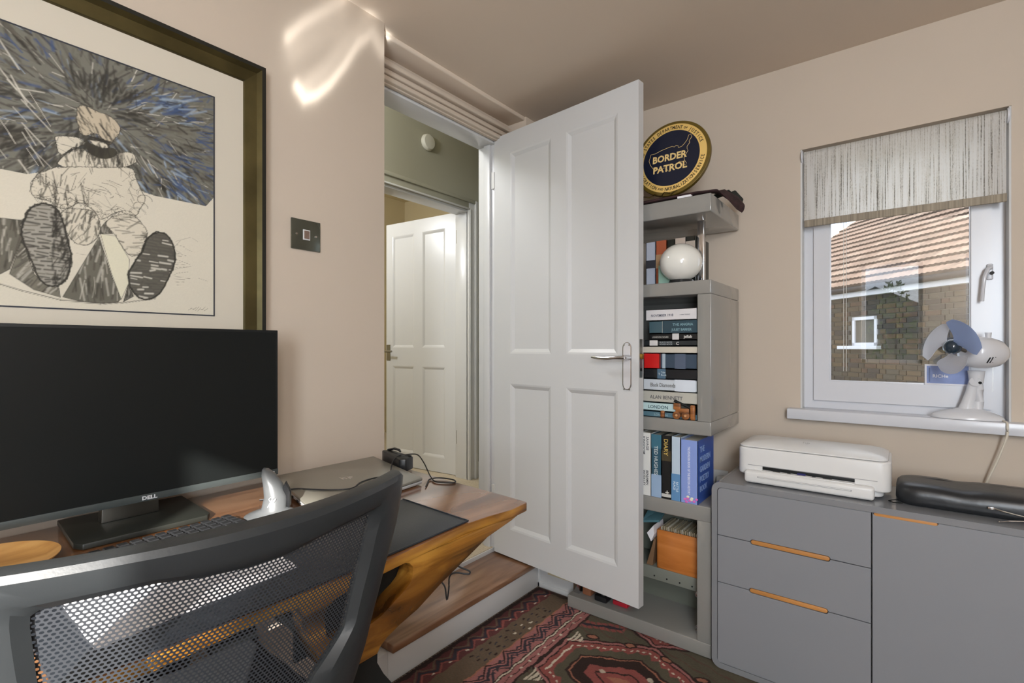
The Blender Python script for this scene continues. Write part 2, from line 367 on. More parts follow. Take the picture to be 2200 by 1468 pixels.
# hall architrave: nested square strips round the far opening
ar = struct(MB().box(-2.49, -2.462, 2.655, 2.735, .156, E+1.065).go('trim_hall_architrave', m_white2, None, bevel=.003))
rbox('architrave_head', m_hall, ar, -2.49, -2.463, 1.80, 2.654, E+.995, E+1.065, bevel=.003)
rbox('architrave_jamb', m_white2, ar, -2.49, -2.464, 1.80, 1.872, .156, E+.994, bevel=.003)
rbox('bead', m_white2, ar, -2.47, -2.4475, 2.712, 2.738, .156, E+1.067, bevel=.004, seg=3)
rbox('bead', m_hall, ar, -2.47, -2.449, 1.80, 2.711, E+1.045, E+1.069, bevel=.004, seg=3)
rbox('bead', m_white2, ar, -2.47, -2.455, 2.66, 2.672, .156, E+1.0, bevel=.003)
rbox('bead', m_white2, ar, -2.47, -2.4555, 1.873, 2.6595, E+.995, E+1.006, bevel=.003)
rbox('lining', m_white, ar, -2.60, -2.478, 2.655, 2.68, .156, E+1.0, bevel=.002)
rbox('lining_head', m_white, ar, -2.60, -2.4785, 1.85, 2.6545, E+.98, E+.999, bevel=.002)
struct(rbox('baseboard_hall', m_white2, None, -2.478, -2.462, 2.74, 3.85, .156, .27, bevel=.003))

# ================================================================== DOORS
def panel_door(name, label, hinge, ang, w, z0, z1, cols, rows, thick, root_kind=None, side=1):
    # local: x along width from the hinge, y = thickness (+y away from the seen face), z up
    mt = Matrix.Translation((hinge[0], hinge[1], 0)) @ Matrix.Rotation(ang, 4, 'Z')
    t = bpy.data.objects.new(name, None); C.objects.link(t); t.location = (hinge[0], hinge[1], z0); t.rotation_euler = (0, 0, ang)
    WM[t.name] = Matrix.Translation((hinge[0], hinge[1], z0)) @ Matrix.Rotation(ang, 4, 'Z')
    y0, y1 = (0, thick) if side > 0 else (-thick, 0)
    f = MB(); xs = sorted({0, w} | {c for q in cols for c in q}); zs = sorted({z0, z1} | {r for q in rows for r in q})
    for i in range(len(xs)-1):
        for k in range(len(zs)-1):
            xc, zc = (xs[i]+xs[i+1])/2, (zs[k]+zs[k+1])/2
            if any(a < xc < b for a, b in cols) and any(a < zc < b for a, b in rows): continue
            f.box(xs[i], xs[i+1], y0, y1, zs[k], zs[k+1])
    bmesh.ops.remove_doubles(f.b, verts=f.b.verts, dist=1e-5)
    # drop the shared inner faces so the frame is one skin
    seen = {}
    for fc in list(f.b.faces):
        key = tuple(sorted(v.index for v in fc.verts)) if False else tuple(sorted((round(v.co.x, 4), round(v.co.y, 4), round(v.co.z, 4)) for v in fc.verts))
        seen.setdefault(key, []).append(fc)
    dead = [q for v in seen.values() if len(v) > 1 for q in v]
    bmesh.ops.delete(f.b, geom=dead, context='FACES')
    f.go('leaf_frame', m_white, t, mtx=mt)
    for (a, b_) in cols:
        for (c, d) in rows:
            p = MB(); m = .022
            # raised-and-fielded: sloping moulding from the frame face down to the sunk panel
            o1 = [(a, 0, c), (b_, 0, c), (b_, 0, d), (a, 0, d)]
            o2 = [(a+.008, side*.002, c+.008), (b_-.008, side*.002, c+.008), (b_-.008, side*.002, d-.008), (a+.008, side*.002, d-.008)]
            o3 = [(a+m, side*.010, c+m), (b_-m, side*.010, c+m), (b_-m, side*.010, d-m), (a+m, side*.010, d-m)]
            L = [[p.b.verts.new(q) for q in o] for o in (o1, o2, o3)]
            for i in range(2):
                for k in range(4): p.b.faces.new((L[i][k], L[i][(k+1) % 4], L[i+1][(k+1) % 4], L[i+1][k]))
            p.b.faces.new(L[2])
            p.box(a-.001, b_+.001, side*.012, side*(thick-.010), c-.001, d+.001)
            p.go('panel', m_white, t, mtx=mt)
    return t, mt
L1 = .7696
a1 = math.atan2(1.7583-1.8345, -.7713+1.5371)
d1, mt1 = panel_door('door_1', '', (-1.5371, 1.8345), a1, L1, E-.978, E+1.0, [(.105, .350), (.430, .680)], [(E-.850, E-.170), (E-.030, E+.905)], .036)
tag(d1, kind='structure')
# lever handle on its long back plate
p = MB()
n = 16; pl = []
for k in range(n+1):
    t_ = math.pi*k/n; pl.append((.722+.0195*math.cos(t_), -.004, E-.004+.023*math.sin(t_)-.0))
for k in range(n+1):
    t_ = math.pi+math.pi*k/n; pl.append((.722+.0195*math.cos(t_), -.004, E-.140+.023*math.sin(t_)))
hp = p.prism(pl, (0, .004, 0)).go('handle_plate', m_chrome, d1, bevel=.0015, mtx=mt1); hp['label'] = 'chrome lever handle on a long rounded back plate'
rp = MB().prism([(x+(.722-x)*.22, -.0048, z+(E-.072-z)*.03) for x, _, z in pl], (0, .002, 0)).go('plate_face', M('plate_satin', (216, 216, 220), .3, metal=.2), hp, mtx=mt1)
h = MB(); h.cyl((.730, -.002, E-.040), (.730, -.030, E-.040), .0105, .0095); h.cyl((.730, -.030, E-.040), (.730, -.044, E-.040), .011, .010)
h.tube([(.734, -.040, E-.040), (.715, -.042, E-.040), (.69, -.045, E-.0405), (.65, -.044, E-.043), (.62, -.044, E-.042), (.600, -.046, E-.040), (.590, -.046, E-.0395)], [.0085, .0085, .0075, .0085, .0075, .006, .0035], n=12)
h.go('lever', m_chrome, hp, smooth=True, mtx=mt1)
for (sx_, sz_) in ((-.011, .012), (.011, .012), (-.011, -.156), (.011, -.156)):
    MB().cyl((.722+sx_, -.0035, E-.004+sz_+.0), (.722+sx_, -.006, E-.004+sz_), .0028, n=10).go('screw', m_steel, hp, mtx=mt1)
lt = MB(); lt.box(L1-.0008, L1+.001, .006, .028, E-.115, E+.03); lt.go('latch_plate', m_steel, d1, mtx=mt1)
MB().box(L1, L1+.010, .010, .024, E-.045, E-.025).go('latch_bolt', M('brass', (178, 140, 70), .3, metal=1), d1, bevel=.002, mtx=mt1)
MB().cyl((L1, .017, E-.085), (L1+.002, .017, E-.085), .006, n=10).go('keyhole', m_matte, d1, mtx=mt1)
for z_ in (E+.80, E-.70):
    MB().box(-.016, .002, -.004, .03, z_-.04, z_+.04).go('hinge', m_white2, d1, mtx=mt1)
# far door beyond the hall, opened into the far room
a2 = math.atan2(-.169, -1.844)
d2, mt2 = panel_door('door_2', '', (-2.603, 2.690), a2, .762, E-.96, E+1.008, [(.130, .365), (.452, .692)], [(E-.85, E-.152), (E-.005, E+.905)], .036, side=-1)
tag(d2, kind='structure')
for z_ in (E+.815, E-.665):
    hg = MB(); hg.box(-.02, .004, -.004, .028, z_-.05, z_+.05); hg.cyl((-.012, .03, z_-.05), (-.012, .03, z_+.05), .007, n=10); hg.go('hinge', m_steel, d2, mtx=mt2)
hh = MB(); hh.box(.715, .755, -.002, .004, E-.11, E+.02); hh.tube([(.735, .0, E-.035), (.735, .045, E-.035), (.65, .05, E-.035)], .008); hh.go('handle', m_steel, d2, bevel=0, mtx=mt2)
sd = MB().lathe([(.050, 0), (.054, .006), (.052, .022), (.045, .030), (.02, .033)], (0, 0, 0))
sd.go('smoke_detector', M('detector_white', (205, 203, 192), .5), None, smooth=True, mtx=Matrix.Translation((XH, 2.263, E+1.356)) @ Matrix.Rotation(math.pi/2, 4, 'Y'))
tag(bpy.data.objects['smoke_detector'], 'round white detector high on the green hall wall above the far door', 'detector')

# ================================================================== WINDOW 1
yf = 2.285
z0, z1 = wz0-.002, wz1
f = MB(); fw = .040
for (a, b_, c, d) in ((wx0, wx0+.006+fw, z0, z1), (wx1-.006-fw, wx1, z0, z1), (wx0+.006+fw, wx1-.006-fw, z0, z0+.057), (wx0+.006+fw, wx1-.006-fw, z1-.05, z1)): f.box(a, b_, yf, yf+.06, c, d)
win = struct(f.go('window_1', m_upvc, None))
s = MB(); sx0, sx1, sz0, sz1 = wx0+.040, wx1-.040, z0+.040, z1-.045
gx0, gx1, gz0, gz1 = -.2165, .1868, E-.131, z1-.09
for (a, b_, c, d) in ((sx0, gx0, sz0, sz1), (gx1, sx1, sz0, sz1), (gx0, gx1, sz0, gz0), (gx0, gx1, gz1, sz1)): s.box(a, b_, yf-.014, yf+.04, c, d)
sash = s.go('sash', m_upvc, win)
bd = MB()
for (a, b_, c, d) in ((gx0-.004, gx0+.004, gz0, gz1), (gx1-.004, gx1+.004, gz0, gz1), (gx0, gx1, gz0-.004, gz0+.004), (gx0, gx1, gz1-.004, gz1+.004)): bd.box(a, b_, yf-.008, yf+.0, c, d)
bd.go('glazing_bead', m_upvc, sash, bevel=.0015)
rbox('pane', m_gl, win, gx0-.002, gx1+.002, yf+.004, yf+.008, gz0-.002, gz1+.002, bevel=0)
hb = MB().box(.224, .240, yf-.024, yf-.013, E+.222, E+.275).go('window_handle', m_upvc, win, bevel=.004, seg=3)
MB().tube([(.232, yf-.03, E+.262), (.224, yf-.045, E+.255), (.2165, yf-.05, E+.23), (.213, yf-.05, E+.19), (.2105, yf-.05, E+.150)], [.0075, .0062, .0052, .0046, .0050], n=10).go('lever', m_upvc, hb, smooth=True)
k = MB(); k.cyl((.236, yf-.024, E+.243), (.236, yf-.034, E+.243), .0055, n=14); k.go('lock_button', m_matte, hb)
# sill board
sb = struct(MB().box(-.350, .9, 2.185, 2.30, E-.278, E-.238).go('trim_window_sill', m_upvc, None, bevel=.004))
# blind
m_blind = bpy.data.materials.new('striped_blind'); m_blind.use_nodes = True; n = m_blind.node_tree.nodes; l = m_blind.node_tree.links
t_ = n.new('ShaderNodeTexCoord'); mp = n.new('ShaderNodeMapping'); mp.inputs['Scale'].default_value = (1, .01, .012); l.new(t_.outputs['Object'], mp.inputs[0])
nz = n.new('ShaderNodeTexNoise'); nz.inputs['Scale'].default_value = 260; nz.inputs['Detail'].default_value = 3; l.new(mp.outputs[0], nz.inputs['Vector'])
mp2 = n.new('ShaderNodeMapping'); mp2.inputs['Scale'].default_value = (1, .2, .35); l.new(t_.outputs['Object'], mp2.inputs[0])
nz2 = n.new('ShaderNodeTexNoise'); nz2.inputs['Scale'].default_value = 420; l.new(mp2.outputs[0], nz2.inputs['Vector'])
ad = n.new('ShaderNodeMath'); ad.operation = 'MULTIPLY_ADD'; ad.inputs[1].default_value = .25; l.new(nz2.outputs['Fac'], ad.inputs[0]); l.new(nz.outputs['Fac'], ad.inputs[2])
cr = n.new('ShaderNodeValToRGB'); e = cr.color_ramp.elements; e[0].position = .47; e[0].color = rgb((150, 146, 138)); e[1].position = .66; e[1].color = rgb((250, 249, 247)); q_ = e.new(.55); q_.color = rgb((234, 231, 225))
l.new(ad.outputs[0], cr.inputs['Fac']); b_ = n['Principled BSDF']; b_.inputs['Roughness'].default_value = .9; l.new(cr.outputs[0], b_.inputs['Base Color'])
tl = n.new('ShaderNodeBsdfTranslucent'); l.new(cr.outputs[0], tl.inputs[0]); mx = n.new('ShaderNodeMixShader'); mx.inputs[0].default_value = .68
l.new(b_.outputs[0], mx.inputs[1]); l.new(tl.outputs[0], mx.inputs[2]); l.new(mx.outputs[0], n['Material Output'].inputs[0])
bl = T('roller_blind', 'half lowered roller blind of cream and grey striped fabric over the window', 'blind', (-.01, 2.22, E+.75))
MB().cyl((-.297, 2.240, E+.744), (.268, 2.240, E+.744), .017, n=24).go('roller', m_blind, bl, smooth=True)
MB().box(-.2955, .2655, 2.2225, 2.2235, E+.490, E+.744).go('fabric', m_blind, bl)
hm = MB().box(-.2945, .2670, 2.2185, 2.2265, E+.464, E+.4905).go('hem_bar', M('blind_hem', (150, 140, 124), .9, var=.28, scale=170, stretch=(1, .01, .01)), bl, bevel=.002); hm['label'] = 'darker striped bottom hem'
for x in (-.303, .271):
    MB().cyl((x-.003, 2.238, E+.742), (x+.003, 2.238, E+.742), .024, n=20).go('bracket', m_upvc, bl, bevel=.001)
# pull cord, two thin strands beside the left side of the pane
cdm = M('cord_white', (225, 225, 222), .7)
cdt = MB()
for x in (-.168, -.160): cdt.cyl((x, 2.232, E-.09), (x, 2.232, E+.47), .0009, n=6)
tag(cdt.go('blind_cord', cdm), 'thin white looped blind cord hanging before the left of the pane', 'cord')

# ================================================================== PICTURE on the left wall
pic = T('framed_picture', 'large charcoal and blue crayon drawing in a dark bronze frame', 'picture', (XA, .18, E+.36))
py0, py1, pz0, pz1 = -.30, .6593, E-.05, E+.7594
m_bronze = M('bronze_frame', (88, 80, 50), .30, metal=.75, var=.25, scale=9, stretch=(1, 1, 1), bump=.1, bscale=80)
m_dkedge = M('frame_edge', (22, 22, 16), .45)
prof = [(0, 0, 1), (0, .031, 1), (.010, .031, 1), (.020, .022, 0), (.048, .017, 0), (.053, .012, 0)]   # inset from the outer edge, proud of wall
fr = MB(); rings = []
for (ins, pr, _) in prof:
    rings.append([fr.b.verts.new((XA+pr, y, z)) for (y, z) in ((py0+ins, pz0+ins), (py1-ins, pz0+ins), (py1-ins, pz1-ins), (py0+ins, pz1-ins))])
for i in range(len(rings)-1):
    for k_ in range(4): fr.b.faces.new((rings[i][k_], rings[i][(k_+1) % 4], rings[i+1][(k_+1) % 4], rings[i+1][k_]))
fro = fr.go('frame', m_bronze, pic); fro.data.materials.append(m_dkedge)
for i, p_ in enumerate(fro.data.polygons):
    if i < 8: p_.material_index = 1
MB().box(XA+.0, XA+.013, py0+.045, py1-.045, pz0+.045, pz1-.045).go('mount', M('cream_mount', (200, 193, 178), .8), pic)
ay0, ay1, az0, az1 = -.18, .5345, E+.0815, E+.6358
ins = MB()
for (a, b_, c, d) in ((ay0-.003, ay0, az0-.003, az1+.003), (ay1, ay1+.003, az0-.003, az1+.003), (ay0, ay1, az0-.003, az0), (ay0, ay1, az1, az1+.003)): ins.box(XA+.0128, XA+.0142, a, b_, c, d)
ins.go('inner_line', M('navy_line', (34, 40, 52), .6), pic)
#ART_BEGIN
ART = {
 'hair': [(270, 516), (285, 518), (304, 513), (324, 512), (338, 502), (344, 486), (334, 467), (324, 446), (312, 455), (304, 465), (292, 463), (281, 452), (273, 457), (268, 474), (267, 498)],
 'face': [(285, 451), (304, 456), (324, 444), (316, 436), (304, 437), (292, 441)],
 'chin': [(279, 445), (292, 440), (304, 435), (318, 435), (330, 445), (340, 433), (324, 416), (302, 412), (285, 419)],
 'collar': [(231, 438), (255, 444), (273, 446), (283, 438), (273, 428), (255, 417), (244, 399), (237, 406), (235, 422)],
 'shoulder': [(244, 399), (273, 428), (285, 421), (302, 414), (332, 433), (370, 448), (373, 409), (233, 370)],
 'torso': [(231, 372), (252, 378), (273, 384), (326, 399), (367, 411), (371, 386), (380, 363), (392, 343), (378, 319), (373, 300), (357, 292), (338, 308), (307, 274), (299, 295), (270, 312), (259, 293), (238, 288), (224, 302), (207, 300), (194, 310), (197, 331), (207, 354), (220, 362)],
 'legs': [(241, 287), (270, 296), (299, 295), (307, 272), (307, 248), (292, 221), (270, 217), (255, 229), (246, 256)],
 'bootl': [(192, 276), (206, 290), (222, 295), (238, 286), (245, 264), (250, 238), (257, 206), (260, 185), (253, 145), (241, 129), (226, 124), (214, 131), (204, 148), (199, 170), (191, 191), (183, 221), (183, 243), (188, 260)],
 'bootr': [(397, 259), (412, 272), (433, 270), (446, 246), (451, 214), (446, 192), (433, 159), (419, 126), (404, 114), (384, 109), (367, 122), (357, 146), (359, 174), (373, 204), (384, 220), (388, 242)],
 'legr': [(340, 306), (352, 301), (371, 300), (386, 282), (395, 264), (386, 236), (382, 215), (361, 204), (346, 225), (334, 248), (324, 261), (313, 273)],
 't1': [(305, 241), (245, 105), (270, 98), (307, 96), (338, 100), (344, 110), (328, 153), (313, 210)],
 't2': [(56, 256), (153, 251), (186, 253), (181, 243), (184, 217), (166, 153), (153, 142), (56, 171)],
 't3': [(184, 217), (192, 187), (201, 148), (217, 129), (239, 122), (241, 104), (201, 116), (166, 144)],
 't4': [(357, 143), (367, 116), (348, 102)],
 'pale': [(307, 248), (334, 248), (359, 199), (357, 143), (344, 107), (326, 165)],
 'dk': [(305, 257), (318, 279), (328, 252), (307, 248)],
 'ring': [(56, 147), (153, 123), (184, 113), (241, 99), (307, 95), (350, 101), (410, 115)],
 'hor': [(30, 327), (153, 346), (191, 347), (207, 354), (384, 359), (410, 355), (517, 355)],
 'head': [(302, 509)],
}
aw, ah = int((ay1-ay0)/.0014), int((az1-az0)/.0014)
AY, AZ = np.meshgrid(np.linspace(ay0, ay1, aw)*1000, (np.linspace(az0, az1, ah)-E)*1000)
k_lin = lambda c: np.array([lin(v) for v in c])
A = np.zeros(AY.shape+(3,)); A[:] = k_lin((206, 200, 184))
def smooth(P, n_=2):
    for _ in range(n_):
        Q = []
        for i in range(len(P)):
            (x0, y0), (x1, y1) = P[i-1], P[i]; Q += [(x0*.75+x1*.25, y0*.75+y1*.25), (x0*.25+x1*.75, y0*.25+y1*.75)]
        P = Q
    return P
for nm in ('hair', 'face', 'chin', 'collar', 'shoulder', 'torso', 'legs', 'bootl', 'bootr', 'legr'): ART[nm] = smooth(ART[nm])
def pmask(P):
    m_ = np.zeros(AY.shape, bool)
    for i in range(len(P)):
        (x1, y1), (x2, y2) = P[i], P[i-1]
        if y1 == y2: continue
        c_ = ((y1 > AZ) != (y2 > AZ)) & (AY < (x2-x1)*(AZ-y1)/(y2-y1)+x1); m_ ^= c_
    return m_
def stroke(p0, p1, wd, col, al=.8, mask=None):
    x0, x1 = sorted((p0[0], p1[0])); y0, y1 = sorted((p0[1], p1[1]))
    i0 = max(0, int(((x0-wd)/1000-ay0)/.0014)); i1 = min(aw, int(((x1+wd)/1000-ay0)/.0014)+2)
    j0 = max(0, int(((y0-wd)/1000+E-az0)/.0014)); j1 = min(ah, int(((y1+wd)/1000+E-az0)/.0014)+2)
    if i0 >= i1 or j0 >= j1: return
    gx, gy = AY[j0:j1, i0:i1], AZ[j0:j1, i0:i1]; dx, dy = p1[0]-p0[0], p1[1]-p0[1]; L2 = dx*dx+dy*dy+1e-6
    t_ = np.clip(((gx-p0[0])*dx+(gy-p0[1])*dy)/L2, 0, 1); d_ = np.hypot(gx-p0[0]-t_*dx, gy-p0[1]-t_*dy)
    a_ = np.clip(1.2-d_/wd, 0, 1)*al
    if mask is not None: a_ = a_*mask[j0:j1, i0:i1]
    sub = A[j0:j1, i0:i1]; sub[:] = sub*(1-a_[..., None])+np.array(col)*a_[..., None]
def pline(P, wd, col, al=.85, closed=False, jit=0):
    P = [(x+rng.normal()*jit, y+rng.normal()*jit) for x, y in P]
    for p_, q_ in zip(P, P[1:]+(P[:1] if closed else [])): stroke(p_, q_, wd, col, al)
char, grey, blue, lblue, paper, warm = map(k_lin, ((44, 43, 38), (98, 95, 84), (56, 80, 118), (146, 164, 182), (208, 203, 190), (150, 134, 112)))
hor = ART['hor']; top_m = pmask(hor+[(900, 900), (-900, 900)])
A[top_m] = k_lin((112, 111, 102))
hx_, hy_ = ART['head'][0]
for i in range(3000):      # radiating charcoal and crayon hatching behind the figure
    x, y = rng.uniform(ay0*1000, ay1*1000), rng.uniform(220, 640)
    a = math.atan2(y-hy_, x-hx_)+rng.normal()*.35; L = rng.uniform(10, 46)
    r_ = rng.random(); far = math.hypot(x-hx_, y-hy_)
    edge_ = max(0, min(1, (x-380)/120))+max(0, min(1, (y-540)/80))+(1 if y < 300 and x > 380 else 0)
    if r_ < .60-.28*edge_: c_ = char
    elif r_ < .72: c_ = grey
    elif r_ < .86+.05*edge_: c_ = blue
    elif r_ < .93: c_ = lblue
    else: c_ = paper
    stroke((x, y), (x+L*math.cos(a), y+L*math.sin(a)), rng.uniform(.8, 4.2 if c_ is not paper else 1.6), c_, rng.uniform(.35, .85), top_m)
for i in range(26):        # broad smudges, dark in the middle and blue towards the margins
    x, y = rng.uniform(-100, 520), rng.uniform(250, 620); far = (x > 400) or (y > 560) or (y < 290)
    for q_ in range(26):
        a = math.atan2(y-hy_, x-hx_)+rng.normal()*.3; xx, yy = x+rng.normal()*22, y+rng.normal()*16; L = rng.uniform(12, 40)
        stroke((xx, yy), (xx+L*math.cos(a), yy+L*math.sin(a)), rng.uniform(1.5, 4), (blue, lblue, blue, char)[rng.integers(4)] if far else char, .6, top_m)
for i in range(60):        # pale scratches
    x, y = rng.uniform(-50, 240), rng.uniform(340, 560); a = math.radians(rng.uniform(115, 135)); L = rng.uniform(20, 70)
    stroke((x, y), (x+L*math.cos(a), y+L*math.sin(a)), rng.uniform(.8, 2), paper, .7, top_m)
for nm in ('t2', 't3', 't1', 't4', 'dk'):
    m_ = pmask(ART[nm]); A[m_] = A[m_]*.1+(grey if nm == 't3' else k_lin((78, 76, 66)))*.9
    xs_, ys_ = [p[0] for p in ART[nm]], [p[1] for p in ART[nm]]
    for i in range(110):
        x, y = rng.uniform(min(xs_), max(xs_)), rng.uniform(min(ys_), max(ys_)); L = rng.uniform(15, 50); a = math.radians(rng.uniform(75, 100) if nm != 't3' else rng.uniform(45, 60))
        stroke((x, y), (x+L*math.cos(a), y+L*math.sin(a)), rng.uniform(.8, 3), (char, grey, char, paper)[rng.integers(4)], .45, m_)
    pline(ART[nm], .9, char, .8, True)
A[pmask(ART['pale'])] = k_lin((210, 206, 184)); pline(ART['pale'], .8, char, .7, True)
for nm in ('shoulder', 'torso', 'legs', 'legr', 'collar', 'hair', 'face'):
    m_ = pmask(ART[nm]); A[m_] = k_lin((204, 197, 180)) if nm != 'hair' else k_lin((186, 174, 152))
    xs_, ys_ = [p[0] for p in ART[nm]], [p[1] for p in ART[nm]]
    n_s = {'shoulder': 120, 'torso': 70, 'legs': 60, 'legr': 50, 'collar': 10, 'hair': 60, 'face': 0}[nm]
    for i in range(n_s):
        x, y = rng.uniform(min(xs_), max(xs_)), rng.uniform(min(ys_), max(ys_)); L = rng.uniform(8, 34)
        a = math.radians(rng.normal()*14+(95 if nm in ('shoulder',) else 120 if nm == 'hair' else 75 if nm == 'legs' else 10 if nm == 'legr' else rng.choice([60, 100, 160])))
        stroke((x, y), (x+L*math.cos(a), y+L*math.sin(a)), rng.uniform(.5, 1.1 if nm in ('torso', 'collar') else 2.4), char if rng.random() < .7 else grey, rng.uniform(.4, .8), m_)
    for q_ in range(2): pline(ART[nm], .7, char, .75, True, jit=.8)
cm_ = pmask(ART['chin']) & ~pmask(ART['face']); A[cm_] = k_lin((60, 58, 48))
fx_ = [p[0] for p in ART['face']]; fy_ = [p[1] for p in ART['face']]; fcx_, fcy_ = sum(fx_)/len(fx_), sum(fy_)/len(fy_)
for i in range(40): stroke((fcx_+rng.uniform(-20, 22), fcy_+rng.uniform(3, 12)), (fcx_+rng.uniform(-20, 24), fcy_+rng.uniform(3, 12)), 1.6, char, .6)
stroke((fcx_-2, fcy_), (fcx_+5, fcy_-7), 1.0, char, .8); stroke((fcx_-4, fcy_-9), (fcx_+8, fcy_-10), 1.1, char, .8)
for i in range(46):
    a = math.radians(rng.uniform(60, 115)); x, y = fcx_+rng.normal()*20, fcy_-10+rng.normal()*6; L = rng.uniform(12, 34); stroke((x, y), (x+L*math.cos(a)*-1, y-L*math.sin(a)), rng.uniform(.8, 2.2), char, .7)
tm_ = pmask(ART['torso'])
for i in range(150):       # sleeve and hand folds drawn as arcs
    x, y = rng.uniform(10, 330), rng.uniform(215, 345); r_ = rng.uniform(8, 30); a0 = rng.uniform(0, 6.28); P_ = [(x+r_*math.cos(a), y+r_*.6*math.sin(a)) for a in np.linspace(a0, a0+rng.uniform(.6, 1.8), 7)]
    for p_, q_ in zip(P_, P_[1:]): stroke(p_, q_, rng.uniform(.5, .9), char, .65, tm_)
for i in range(70):
    x, y = rng.uniform(60, 290), rng.uniform(300, 365); L = rng.uniform(15, 50); a = math.radians(rng.normal()*12-92)
    stroke((x, y), (x+L*math.cos(a), y+L*math.sin(a)), rng.uniform(.6, 2.2), char, .7, tm_)
for (cx_, cy_) in ART['torso'][24:76:3]:     # looping cuff and ruffle lines
    for q_ in range(2):
        r_ = rng.uniform(5, 14); P_ = [(cx_+r_*math.cos(a)*1.2, cy_+r_*math.sin(a)) for a in np.linspace(0, rng.uniform(3, 6.3), 12)]; pline(P_, .6, char, .6)
for nm, dark in (('bootl', .5), ('bootr', .9)):     # boot soles with lugged treads
    P_ = ART[nm]; m_ = pmask(P_); A[m_] = paper*(1-dark)+char*dark
    xs_, ys_ = [p[0] for p in P_], [p[1] for p in P_]; cx_ = sum(xs_)/len(xs_)
    yy = min(ys_)
    while yy < max(ys_):
        sl = rng.uniform(-3, 4)
        x_a = min(xs_)+4
        while x_a < max(xs_)-6:
            L = rng.uniform(8, 22); stroke((x_a, yy), (x_a+L, yy+sl), rng.uniform(1.4, 3), (char if dark < .8 else paper) if rng.random() < (.75 if dark < .8 else .38) else grey, .8, m_); x_a += L+rng.uniform(3, 8)
        yy += rng.uniform(5.5, 9)
    if nm == 'bootl':
        for i in range(90):
            x, y = rng.uniform(cx_+8, max(xs_)), rng.uniform(min(ys_), max(ys_)); stroke((x, y), (x+rng.uniform(-4, 10), y+rng.uniform(8, 22)), rng.uniform(1, 3.2), char, .7, m_)
    for q_ in range(3): pline(P_, 1.5, char, .9, True, jit=.9)
pline(ART['ring'], .9, char, .8); pline([(x, y-2) for x, y in ART['ring']], .6, grey, .7)
for i in range(46):        # loose marks on the pale ground
    x, y = rng.uniform(-160, 520), rng.uniform(95, 330)
    if top_m[min(ah-1, int((y/1000+E-az0)/.0014)), min(aw-1, max(0, int((x/1000-ay0)/.0014)))]: continue
    L = rng.uniform(6, 30); stroke((x, y), (x+L, y+rng.uniform(-7, 3)), .6, grey, .5)
for i in range(16): stroke((452+rng.normal()*6, 150+i*7), (470+rng.normal()*8, 150+i*7+rng.normal()*9), .5, char, .6)
for i in range(8): stroke((478+i*5, 92+rng.normal()*2), (486+i*5, 97+rng.normal()*3), .6, char, .7)
A *= (1+.06*(rng.random(AY.shape)-.5))[..., None]
link('drawing', grid_mesh('drawing', aw, ah, np.stack([np.full(AY.shape, XA+.0135), AY/1000, AZ/1000+E], -1), np.clip(A, 0, 1)), pic, vcol_mat('drawing_paper', .85))
#ART_END
MB().box(XA+.0162, XA+.0172, py0+.05, py1-.05, pz0+.05, pz1-.05).go('picture_glass', thin_glass('picture_glass_m', refl=.5), pic)
# switch
sw = T('light_switch', 'square black nickel light switch on the pink wall', 'switch', (XA, .79, E+.3315))
rbox('plate', M('black_nickel', (96, 98, 88), .22, metal=.7), sw, XA, XA+.006, .745, .836, E+.287, E+.376, bevel=.0015)
rbox('rocker_surround', m_white2, sw, XA+.004, XA+.0085, .7795, .8015, E+.3165, E+.347, bevel=.001)
rbox('rocker', M('rocker_copper', (140, 120, 108), .3, metal=.5), sw, XA+.006, XA+.0105, .7825, .7985, E+.320, E+.3435, bevel=.001)
for y in (.760, .821): MB().cyl((XA+.005, y, E+.3315), (XA+.0075, y, E+.3315), .0032, n=12).go('screw', m_chrome, sw)

# ================================================================== DESK
dk = T('desk', 'rustic brown wooden desk with live front edge below the picture', 'desk', (-1.05, .2, 0))
DZ = E-.37
edge = [(-.702, .958), (-.698, .896), (-.710, .828), (-.717, .764), (-.712, .69), (-.708, .627), (-.701, .54), (-.706, .44), (-.714, .33), (-.707, .2), (-.70, .05), (-.71, -.15), (-.705, -.35)]
top = [(-.706, .9635)]+edge+[(-1.375, -.35), (-1.375, 1.018), (-1.12, .998), (-.978, .984), (-.804, .974)]
dt_ = MB().prism([(x, y, DZ-.021) for x, y in top], (0, 0, .021)).go('desktop', m_desk, dk, bevel=.003)
dt_.data.materials.append(wood('desk_top_wood', (88, 56, 34), (120, 80, 50), (146, 106, 74), 1, rough=.2, scale=2.4, coat=.8, knots=False))
for p_ in dt_.data.polygons:
    if p_.normal.z > .9: p_.material_index = 1
pnl = [(.962, -.391), (.911, -.403), (.828, -.416), (.7545, -.442), (.688, -.465), (.628, -.4905), (.584, -.5016), (.558, -.511), (.543, -.520), (.5365, -.530), (.455, -.53), (.432, -.50), (.412, -.45), (.398, -.391)]
hole = [(.455, -.404), (.50, -.397), (.55, -.392), (.59, -.3925), (.607, -.397), (.6165, -.408), (.617, -.421), (.610, -.434), (.597, -.4435), (.575, -.4535), (.545, -.468), (.50, -.477), (.46, -.474), (.440, -.455), (.436, -.425), (.440, -.410)]
